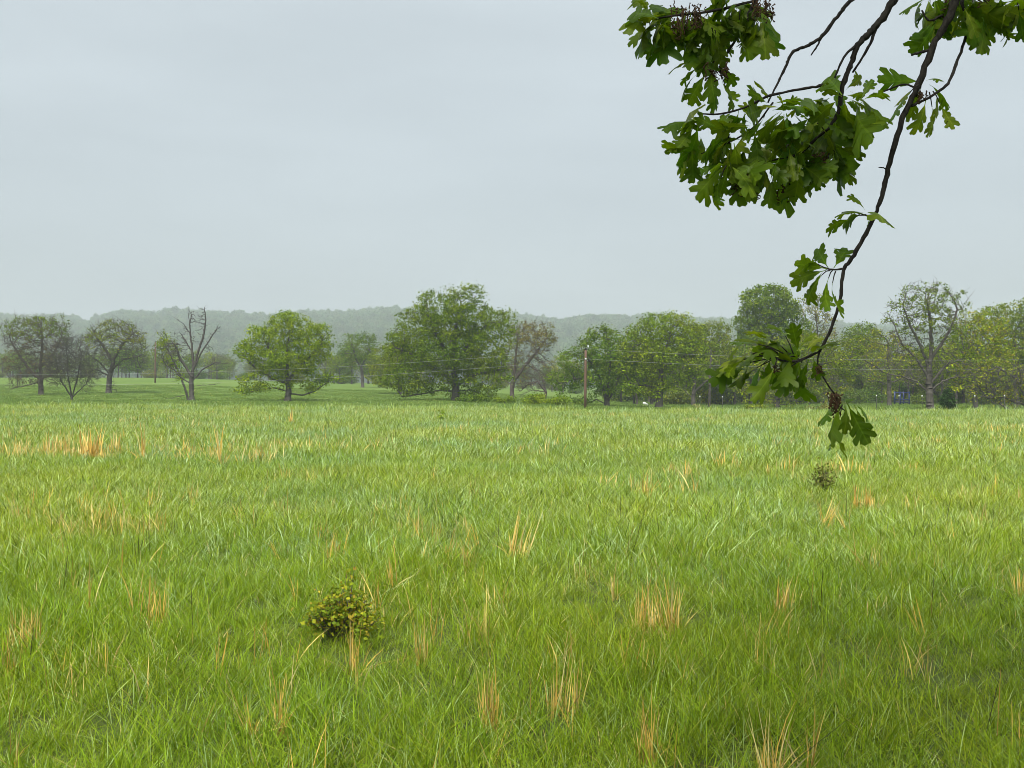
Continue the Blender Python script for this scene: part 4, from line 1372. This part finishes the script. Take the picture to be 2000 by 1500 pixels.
def shrub(name, label, px, py, wpx, hpx, stems, per, lsize, cols, seed, zoff=0.22):
    rng = np.random.default_rng(seed)
    x, D, z = gpoint(px, py, zoff)
    if py < 830:
        D = 42; x = (px - 1000) / F * D; z = float(terrain(x, D))
    root = empty(name, (x, D, z))
    wd, ht = wpx / F * D / 2, hpx / F * D + zoff
    parts, cen = [], []
    for i in range(stems):
        a = rng.uniform(0, 6.28); rr = math.sqrt(rng.uniform(0.02, 1)) * wd
        tipz = ht * (1 - 0.5 * (rr / wd) ** 2) * rng.uniform(.7, 1.0) * (1 + .25 * math.sin(a * 2 + seed)) * (1.35 if i % 17 == 0 else 1)
        p0 = np.array([rng.normal(0, .02), rng.normal(0, .02), -.02])
        p2 = np.array([math.cos(a) * rr, math.sin(a) * rr, tipz])
        p1 = (p0 + p2) / 2 + np.array([math.cos(a) * rr * .05, math.sin(a) * rr * .05, .1 * ht]) + rng.normal(0, .02, 3)
        pts = smooth_poly([p0, p1, p2], 5)
        V, Q, T = sweep(pts, np.linspace(.004, .001, len(pts)), 4, cap=False)
        parts.append((V, Q, T))
        for q in np.linspace(.52, 1, per):
            c = pts[min(len(pts) - 1, int(q * (len(pts) - 1)))]
            cen.append(c + rng.normal(0, .03, 3))
    V, Q, T = join(parts)
    link("stems", mesh_np("stems", V, Q, T, mats=(M_bark_red,)), root)
    V, T, C = leaf_cards(np.array(cen), 2, .022, lsize, cols, rng, 1.0)
    f = link("foliage", mesh_np("foliage", V, None, T, C, (M_leaf,)), root)
    f["kind"] = "stuff"
    tag(root, label, "shrub")


shrub("meadow_shrub", "small leafy shrub with yellow red tinged tips in the foreground grass", 668, 1190, 154, 40, 110, 9, .030,
      [(.22, .30, .025), (.30, .37, .03), (.44, .44, .036), (.15, .22, .025), (.17, .25, .025), (.44, .34, .05)], 301)
shrub("meadow_shrub", "wiry brownish bush in the meadow beneath the hanging leaves", 1608, 932, 62, 40, 46, 5, .045, [(.18, .21, .06), (.2, .2, .07), (.22, .28, .06)], 302)
shrub("meadow_shrub", "small bright weed rising at the crest in front of the great oak", 860, 800, 32, 22, 14, 6, .10, [(.28, .38, .04), (.36, .42, .05)], 303)

# ------------------------------------------------------------------ the overhanging oak
OD = 3.0
oak = empty("overhanging_oak", (3.1, 2.2, 0.0))
tag(oak, "overhanging oak with dark limbs and lobed leaves drooping in from the upper right", "tree")
OL = np.array([3.1, 2.2, 0.0])


def OP(px, py, d=0.0):
    return P(px, py, OD + d)


def limb_obj(name, pts, wpx, n=9, wob=0.07, k=7, parent=None):
    """pts: (px, py, doff); wpx: width in px at each point"""
    a = np.array([(p[0], p[1], p[2] if len(p) > 2 else 0.0, w) for p, w in zip(pts, wpx)], float)
    s_ = smooth_poly(a, k)
    rng = np.random.default_rng(int(abs(a[0, 0] * 7 + a[-1, 1])))
    s_[1:-1, :2] += rng.normal(0, 0.045, (len(s_) - 2, 2)) * s_[1:-1, 3:4]
    W3 = np.array([OP(q[0], q[1], q[2]) for q in s_])
    rad = s_[:, 3] / 2 / F * OD * 0.66 * (1 + rng.normal(0, .07, len(s_)))
    V, Q, T = sweep(W3, rad, n, wob, rng)
    return link(name, mesh_np(name, V - OL, Q, T, mats=(M_limb,), smooth=True), parent or oak)


# trunk and bough outside the frame, so that the limbs hang from something
V, Q, T = sweep(smooth_poly([(3.1, 2.2, -.2), (3.05, 2.25, 1.2), (3.0, 2.3, 2.6), (2.7, 2.5, 4.0), (2.2, 2.7, 5.2)], 6), np.linspace(.34, .16, 25), 14, .05)
link("trunk", mesh_np("trunk", V - OL, Q, T, mats=(M_limb,), smooth=True), oak)
limb_main = limb_obj("limb", [(2700, -1350, -.35), (2350, -800, -.2), (2050, -330, -.05), (1905, -90), (1860, 20), (1828, 80), (1792, 170), (1760, 240), (1735, 330), (1720, 390), (1700, 440), (1668, 498), (1648, 528), (1641, 585), (1622, 645), (1600, 687)],
                     [95, 70, 38, 25, 23, 21, 19, 17, 15, 14, 13, 12, 10.5, 9.5, 9, 8.5], 10)
limb_two = limb_obj("limb", [(2250, -640, -.15), (2000, -330, -.1), (1790, -60, -.05), (1728, 28, -.05), (1700, 62, -.05), (1675, 88, -.05), (1660, 130, -.05), (1646, 168, -.05), (1638, 215, -.05), (1620, 250, -.05)], [50, 36, 23, 20, 19, 17, 15, 14, 12, 9])
limb_three = limb_obj("limb", [(1930, -270, .1), (1780, -110, .1), (1668, -5, .1), (1640, 26, .1), (1606, 70, .1), (1580, 88, .1), (1550, 101, .1), (1536, 126, .1), (1520, 160, .1), (1500, 200, .08)], [30, 20, 13, 12, 11, 10, 9, 9, 7, 5])
limb_four = limb_obj("limb", [(1700, -260, .15), (1560, -120, .15), (1480, -10, .15), (1455, 50, .15), (1430, 88, .15), (1412, 112, .15), (1385, 120, .15)], [26, 18, 13, 9, 8, 7, 6])
limb_five = limb_obj("limb", [(2150, -420, 0), (1980, -180, .1), (1905, -60, .12), (1880, 0, .1), (1890, 55, .1), (1870, 118, .06), (1851, 163, .03), (1815, 190, 0), (1780, 207, 0)], [34, 20, 14, 12, 10, 9, 9, 8, 8])
small = [
    ([(1712, 55, -.05), (1692, 100, -.05), (1665, 142, -.03)], [9, 8, 6]), ([(1672, 88, -.05), (1648, 112, -.08), (1630, 152, -.08)], [8, 7, 5]),
    ([(1605, 72, .1), (1596, 90, .1), (1584, 108, .1)], [7, 6, 4]), ([(1818, 97), (1800, 102), (1780, 107)], [9, 8, 7]),
    ([(1362, 222), (1410, 222), (1460, 208), (1500, 188), (1560, 175), (1600, 168, -.03), (1648, 160, -.05)], [4, 6, 7, 8, 8, 8, 9]),
    ([(1710, 190), (1728, 178), (1765, 165), (1790, 172)], [3, 5, 6, 6]), ([(1600, 687), (1597, 712), (1611, 742), (1630, 770)], [6, 5, 5, 5]),
    ([(1630, 770), (1636, 790), (1650, 802)], [5, 4, 4]), ([(1600, 687), (1570, 700), (1545, 706), (1510, 700), (1470, 690)], [8, 8, 7, 6, 4]),
    ([(1648, 525), (1620, 526), (1595, 515)], [7, 5, 3]), ([(1705, 430), (1690, 420), (1670, 415)], [7, 5, 3]), ([(1620, 250, -.05), (1595, 270), (1560, 300), (1500, 315)], [9, 8, 7, 5]),
    ([(1510, 200, .08), (1470, 250, .08), (1420, 280, .05), (1370, 300)], [6, 6, 5, 4]), ([(1480, 0, .15), (1400, 20, .12), (1320, 30, .1), (1260, 40, .1)], [10, 9, 7, 4]), ([(1840, 30), (1815, 40), (1800, 20)], [8, 6, 4]),
    ([(1905, -20, .12), (1940, 10, .12), (1985, 15, .1), (2060, 0, .1)], [10, 8, 6, 5]), ([(1735, 335), (1726, 328), (1716, 327)], [5, 4, 3]),
]
for pts, ww in small:
    limb_obj("twig", pts, ww, 6, .12, 6)


# lobed leaf meshes
def oak_leaf_mesh(seed):
    rng = np.random.default_rng(seed)
    # half outline: (t along the blade, half width, t of the midrib vertex it joins); oblong rounded lobes, deep sinuses
    out = [(0.0, .010, 0.0), (0.15, .012, .15), (0.21, .035, .20)]
    lob = [(.34, .13), (.53, .23), (.72, .26)] if seed % 3 else [(.40, .15), (.66, .24)]
    for i_, (t, w_) in enumerate(lob):
        w_ = w_ * rng.uniform(.85, 1.18)
        sp = .21 if seed % 3 else .28
        fw = .07 + .32 * w_
        out.append((t - sp * .20 + fw * .45, w_ * .62, t - sp * .30))
        out.append((t - sp * .22 + fw * .90, w_ * .95, t - sp * .16))
        out.append((t + sp * .20 + fw * 1.05, w_ * 1.02, t))
        out.append((t + sp * .46 + fw * .9, w_ * .82, t + sp * .18))
        out.append((t + sp * .42 + fw * .35, w_ * rng.uniform(.24, .38) + .02, t + sp * .42))
    out += [(.92, .09, .88), (.975, .10, .93), (1.02, .055, .975)]
    out = np.array(out)
    curl, fold = rng.uniform(.2, 1.1), rng.uniform(.05, .45)
    twist, wave, ph = rng.normal(0, .4), rng.uniform(.015, .05), rng.uniform(0, 6)
    sidecurl = rng.normal(0, .25)

    def place(t, w_):
        # along +X, width along Y, normal +Z; bend downwards along the length
        th = curl * t
        x_ = math.sin(th) / curl
        z_ = -(1 - math.cos(th)) / curl
        zz = -abs(w_) * fold + wave * math.sin(t * 17 + ph + (2 if w_ > 0 else 0)) * (abs(w_) / .3)
        tw_ = twist * t
        y_ = w_ * math.cos(tw_) - zz * math.sin(tw_) + sidecurl * t * t * .3
        zz2 = w_ * math.sin(tw_) + zz * math.cos(tw_)
        return (x_ + zz2 * math.sin(th), y_, z_ + zz2 * math.cos(th))
    n = len(out)
    V = [place(t, 0) for t in out[:, 2]] + [place(t, w_ * rng.uniform(.93, 1.07)) for t, w_, _ in out] + [place(t, -w_ * rng.uniform(.93, 1.07)) for t, w_, _ in out] + [place(1.0, 0)]
    Q = [(i, i + 1, n + i + 1, n + i) for i in range(n - 1)] + [(i + 1, i, 2 * n + i, 2 * n + i + 1) for i in range(n - 1)]
    T = [(n - 1, 3 * n, 2 * n - 1), (n - 1, 3 * n - 1, 3 * n)]
    c1 = np.array([(.078, .140, .009), (.098, .166, .011), (.062, .120, .009), (.130, .188, .016)][seed % 4])
    C = np.repeat(c1[None], len(V), 0)
    C[:n] *= np.array([1.35, 1.3, 1.3])      # paler midrib
    return mesh_np("leaf", np.array(V), np.array(Q), np.array(T), C, (M_oak,), smooth=True)


LM = [oak_leaf_mesh(40 + i) for i in range(14)]
nleaf = 0
LR = np.random.default_rng(77)


stems = []


def leaf(parent, bx, by, tx, ty, d0=0.0, d1=0.0, roll=None, wid=1.0, k=None, mx_len=66):
    """a leaf from base pixel to tip pixel at depth offsets d0, d1"""
    global nleaf
    L2 = math.hypot(tx - bx, ty - by)
    if L2 > mx_len:
        f_ = 1 - mx_len * LR.uniform(.8, 1.0) / L2
        nx, ny, nd = bx + (tx - bx) * f_, by + (ty - by) * f_ + LR.normal(0, 4), d0 + (d1 - d0) * f_
        stems.append(sweep(np.array([OP(bx, by, d0), OP((bx + nx) / 2, (by + ny) / 2 - 3, (d0 + nd) / 2), OP(nx, ny, nd)]), [.0022, .0018, .0013], 5) )
        bx, by, d0 = nx, ny, nd
    a, b = OP(bx, by, d0), OP(tx, ty, d1)
    ax = b - a
    L = np.linalg.norm(ax)
    X = Vector(ax / L)
    up = Vector((0, 0, 1)) if abs(X.z) < .93 else Vector((0.2, -1, 0.3)).normalized()
    Y = up.cross(X).normalized()
    Z = X.cross(Y)
    if roll is None:
        roll = LR.normal(0, .8)
    q = Matrix((X, Y, Z)).transposed().to_4x4() @ Matrix.Rotation(roll, 4, 'X')
    o = bpy.data.objects.new("leaf", LM[int(LR.integers(0, len(LM))) if k is None else k])
    col.objects.link(o)
    o.parent = parent
    s_ = L * 1.06
    o.matrix_local = Matrix.Translation(Vector(a - OL)) @ q @ Matrix.Diagonal((s_, s_ * wid, s_, 1))
    nleaf += 1
    return o


def whorl(parent, hx, hy, n, lo, hi, a0, a1, d=0.0, lmin=70, lmax=110, dz=.06, lim=-999):
    """n leaves round a hub, at image angles a0..a1 (degrees, 0 = right, 90 = down)"""
    for i in range(n):
        a = math.radians(a0 + (a1 - a0) * (i + LR.uniform(.15, .85)) / n)
        r0 = LR.uniform(lo, hi)
        L = LR.uniform(lmin, lmax)
        bx, by = hx + math.cos(a) * r0, hy + math.sin(a) * r0
        a2 = a + LR.normal(0, .25)
        dd = LR.normal(0, dz)
        # leaves pointing along the view are foreshortened
        f = LR.uniform(.72, 1.0)
        bx += max(0, lim - bx - math.cos(a2) * L * f)
        leaf(parent, bx, by, bx + math.cos(a2) * L * f, by + math.sin(a2) * L * f + 8, d + LR.normal(0, .05), d + dd - (1 - f) * .12, wid=LR.uniform(.8, 1.15))


# lowest cluster (large, single leaves)
tw9 = limb_main
for a in [(1640, 782, 1594, 812, 0, -.03, .5, 1.1), (1645, 790, 1615, 888, 0, -.02, .9, 1.15), (1650, 792, 1640, 882, .02, .0, -.7, 1.0), (1655, 788, 1690, 858, 0, .03, -1.0, 1.1), (1662, 786, 1712, 800, .02, .05, .2, 1.0),
          (1668, 790, 1706, 862, .03, .04, 1.2, .9), (1645, 786, 1600, 856, -.03, -.06, .1, 1.2), (1650, 788, 1662, 845, -.03, -.05, -.2, 1.0), (1648, 780, 1662, 778, 0, -.04, .4, 1.2)]:
    leaf(tw9, *a[:7], wid=a[7], mx_len=96)
# leaves of the drooping cluster by the treeline
for a in [(1560, 695, 1400, 706), (1545, 690, 1425, 745), (1530, 690, 1432, 660), (1520, 690, 1450, 640), (1540, 690, 1470, 628), (1550, 692, 1510, 618), (1560, 690, 1545, 630), (1572, 690, 1600, 642),
          (1585, 692, 1625, 650), (1560, 700, 1470, 768), (1570, 702, 1530, 755), (1575, 700, 1490, 742), (1580, 702, 1556, 752), (1588, 698, 1600, 742), (1500, 695, 1402, 728), (1490, 690, 1428, 700),
          (1510, 700, 1450, 752), (1520, 700, 1488, 772), (1545, 700, 1520, 740), (1530, 685, 1495, 640), (1560, 685, 1575, 640), (1500, 688, 1440, 680), (1480, 690, 1410, 690), (1475, 700, 1430, 740), (1555, 698, 1505, 730)]:
    dl = LR.normal(0, .04)
    leaf(limb_main, *a, dl, dl + LR.normal(0, .04), wid=LR.uniform(.85, 1.1), mx_len=62)
# side sprigs of the main limb
for a in [(1620, 526, 1550, 542), (1615, 525, 1552, 512), (1618, 524, 1590, 478), (1628, 524, 1660, 478), (1622, 528, 1560, 590), (1632, 530, 1612, 616), (1605, 520, 1562, 500), (1610, 528, 1578, 560), (1626, 528, 1595, 600),
          (1690, 420, 1610, 440), (1685, 415, 1632, 402), (1690, 412, 1672, 372), (1695, 415, 1742, 405), (1690, 420, 1652, 398), (1700, 425, 1688, 448), (1680, 418, 1640, 432),
          (1795, 165, 1730, 225), (1790, 170, 1745, 195), (1800, 160, 1735, 150), (1810, 178, 1800, 252), (1815, 180, 1835, 258), (1822, 178, 1862, 250), (1815, 165, 1868, 190), (1808, 158, 1840, 140), (1800, 165, 1770, 228), (1826, 176, 1850, 225),
          (1838, 30, 1782, 85), (1830, 40, 1800, 98), (1825, 20, 1782, 30)]:
    leaf(limb_main, *a, LR.normal(0, .03), LR.normal(0, .05), wid=LR.uniform(.9, 1.2))
# upper right cluster
for hx, hy, n, a0, a1 in [(1820, -10, 9, 20, 190), (1870, -5, 7, 10, 170), (1930, 5, 8, 0, 180), (1985, 0, 8, 10, 180), (2050, -15, 7, 30, 190)]:
    whorl(limb_five, hx, hy, n, 4, 14, a0, a1, .08, 48, 78, .04)
# upper left cluster
for hx, hy, n, a0, a1 in [(1262, 38, 8, 90, 280), (1300, 30, 9, 40, 230), (1345, 18, 9, 30, 200), (1380, 50, 8, 20, 170), (1440, 10, 7, 30, 190), (1470, 25, 8, 0, 150), (1380, -45, 7, 0, 360)]:
    whorl(limb_four, hx + 8, hy, n, 4, 14, a0, a1, .12, 48, 78, .03, 1232)
# second cluster below it
for a in [(1385, 125, 1302, 118), (1380, 130, 1312, 178), (1385, 132, 1345, 198), (1392, 130, 1380, 182), (1398, 132, 1400, 218), (1402, 132, 1446, 208), (1400, 128, 1440, 150), (1385, 122, 1330, 92), (1390, 118, 1355, 85), (1398, 115, 1408, 68), (1405, 128, 1420, 205), (1376, 128, 1318, 140), (1390, 120, 1370, 95)]:
    leaf(limb_four, *a, .15, .15 + LR.normal(0, .04), wid=LR.uniform(.95, 1.25))
# big central cluster
for hx, hy, n, a0, a1, d in [(1340, 240, 7, 60, 260, 0), (1330, 290, 5, 80, 230, 0), (1405, 270, 9, 50, 250, -.03), (1400, 320, 9, 20, 200, -.05), (1450, 250, 9, 60, 300, .02), (1465, 310, 9, 20, 180, -.03),
                              (1510, 215, 9, 0, 360, 0), (1520, 280, 10, 0, 360, -.06), (1540, 320, 9, 0, 180, 0), (1570, 230, 9, 0, 360, -.04), (1600, 290, 8, -20, 160, 0), (1625, 190, 8, 0, 360, -.05), (1655, 200, 9, -60, 120, -.02), (1610, 240, 9, 0, 360, .04), (1480, 210, 6, 120, 330, .04)]:
    whorl(limb_two, hx + 22, hy, n, 3, 12, a0, a1, d, 44, 76, .035, 1304)
for a in [(1390, 345, 1378, 408), (1395, 345, 1408, 378), (1625, 275, 1660, 312), (1630, 280, 1632, 335), (1660, 178, 1712, 205), (1655, 172, 1690, 150), (1510, 345, 1500, 398), (1560, 310, 1545, 380)]:
    leaf(limb_two, *a, 0, LR.normal(0, .04), wid=LR.uniform(.9, 1.1))


V, Q, T = join(stems)
o = link("leaf_stems", mesh_np("leaf_stems", V - OL, Q, T, mats=(M_limb,)), oak)
o["kind"] = "stuff"
# many small inner leaves, joined
parts, cols_ = [], []
for i in range(170):
    j = int(LR.integers(0, len(LM)))
    hx, hy, sx, sy, dd = [(1470, 265, 70, 45, .05), (1580, 235, 55, 40, .05), (1420, 300, 45, 30, .04), (1340, 45, 55, 26, .16), (1460, 25, 24, 20, .16), (1400, 45, 40, 26, .17), (1900, 8, 60, 18, .13), (1518, 692, 58, 32, .03)][i % 8]
    b = np.array([hx + sx * LR.uniform(-1.25, 1.25), hy + sy * LR.uniform(-1.2, 1.2)])
    a = LR.uniform(-.3, math.pi + .3)
    L = LR.uniform(34, 62)
    A3, B3 = OP(b[0], b[1], dd + LR.normal(0, .05)), OP(b[0] + math.cos(a) * L, b[1] + math.sin(a) * L, dd + LR.normal(0, .05))
    ax = B3 - A3; ll = np.linalg.norm(ax); X = ax / ll
    Y = np.cross(LR.normal(size=3) * .6 + np.array([0, -.4, .8]), X); Y /= np.linalg.norm(Y); Z = np.cross(X, Y)
    me = LM[j]
    co = np.zeros(len(me.vertices) * 3); me.vertices.foreach_get("co", co); co = co.reshape(-1, 3)
    nq = sum(1 for p_ in me.polygons if len(p_.vertices) == 4)
    q_ = np.array([tuple(p_.vertices) for p_ in me.polygons if len(p_.vertices) == 4]); t_ = np.array([tuple(p_.vertices) for p_ in me.polygons if len(p_.vertices) == 3])
    parts.append(((co @ np.stack([X, Y, Z])) * ll + A3 - OL, q_, t_))
    cols_.append(np.repeat(np.array([(.078, .140, .009), (.098, .166, .011), (.122, .180, .014)])[j % 3][None] * LR.uniform(.8, 1.2), len(co), 0))
V, Q, T = join(parts)
o = link("inner_leaves", mesh_np("inner_leaves", V, Q, T, np.vstack(cols_), (M_oak_inner,), smooth=True), oak)
o["kind"] = "stuff"


# the crown overhead, out of the picture, under which the photographer stands
cr = np.random.default_rng(321)
cen = []
while len(cen) < 600:
    p = np.array([cr.normal(1.6, 2.6), cr.normal(1.6, 2.3), cr.uniform(4.0, 9.0)])
    if p[2] > CZ + 0.44 * max(p[1], 0) + 1.1 and abs(p[0] - 1.6) < 6 and abs(p[1] - 1.6) < 5:
        cen.append(p)
V, T, C = leaf_cards(np.array(cen), 7, 0.28, 0.17, [(.078, .140, .009), (.098, .166, .011), (.122, .180, .014)], cr, 0.6)
o = link("crown", mesh_np("crown", V - OL, None, T, C, (M_oak_inner,)), oak)
o["kind"] = "stuff"
for k in range(9):
    a = k * 0.7 + .3
    e = np.array([1.6 + math.cos(a) * 3.2, 1.2 + math.sin(a) * 2.6, 6.6 + .5 * math.sin(k * 2.1)])
    e[2] = max(e[2], CZ + .44 * max(e[1], 0) + 1.4)
    pts = smooth_poly([(2.35, 2.65, 4.9), (1.9 + math.cos(a) * .9, 2.0 + math.sin(a) * .6, 6.0), e], 6)
    V, Q, T = sweep(pts, np.linspace(.12, .02, len(pts)), 8, .05, cr)
    link("limb", mesh_np("limb", V - OL, Q, T, mats=(M_limb,), smooth=True), oak)


# dangling dried catkins
def catkins(px, py, n, lpx, spread, seed, d=0.0):
    rng = np.random.default_rng(seed)
    parts = []
    for i in range(n):
        x_, y_ = px + rng.normal(0, spread), py + rng.normal(0, spread * .4)
        L = lpx * rng.uniform(.5, 1.1)
        m = 9
        path = [(x_ + rng.normal(0, 2.0) + k_ * rng.normal(0, .6), y_ + L * k_ / (m - 1)) for k_ in range(m)]
        dd = d + rng.normal(0, .02)
        pts = np.array([OP(a, b, dd) for a, b in path])
        rad = np.array([.8 if k_ % 2 else 2.3 for k_ in range(m)]) * .0011 * rng.uniform(.7, 1.3)
        parts.append(sweep(pts, rad, 5, .3, rng))
    V, Q, T = join(parts)
    o = link("catkins", mesh_np("catkins", V - OL, Q, T, mats=(M_catkin,)), oak)
    o["kind"] = "stuff"


for j, c in enumerate([(1352, 15, 26, 45, 14, .1), (1330, 40, 16, 35, 8, .1), (1490, 5, 20, 36, 9, .13), (1390, 122, 18, 34, 7, .13), (1412, 120, 10, 32, 5, .13), (1450, 345, 22, 36, 8, -.02), (1600, 300, 18, 32, 7, 0), (1470, 360, 8, 26, 9, 0),
                       (1630, 770, 26, 40, 6, 0), (1598, 715, 12, 16, 4, 0), (1520, 715, 6, 26, 8, 0), (1800, 180, 8, 24, 6, 0), (1915, 0, 12, 36, 10, .1), (1530, 360, 8, 26, 14, 0), (1850, 5, 10, 34, 8, .05)]):
    catkins(c[0], c[1], c[2], c[3], c[4], 800 + j, c[5])

# ------------------------------------------------------------------ haze
mh, nt, out = new_mat("hazy_air")
pv = nt.nodes.new("ShaderNodeVolumePrincipled")
pv.inputs["Color"].default_value = (0.87, 0.98, 1.0, 1)
pv.inputs["Density"].default_value = 0.00040
pv.inputs["Anisotropy"].default_value = 0.0
nt.links.new(pv.outputs[0], out.inputs["Volume"])
V, Q, T = box((0, 1335, 83), (4400, 2890, 176))
hz = link("haze", mesh_np("haze", V, Q, mats=(mh,)))
tag(hz, "pale humid haze between the meadow and the hills", "haze", kind="stuff")
hz.visible_shadow = True
print("leaves on the overhanging oak:", nleaf)
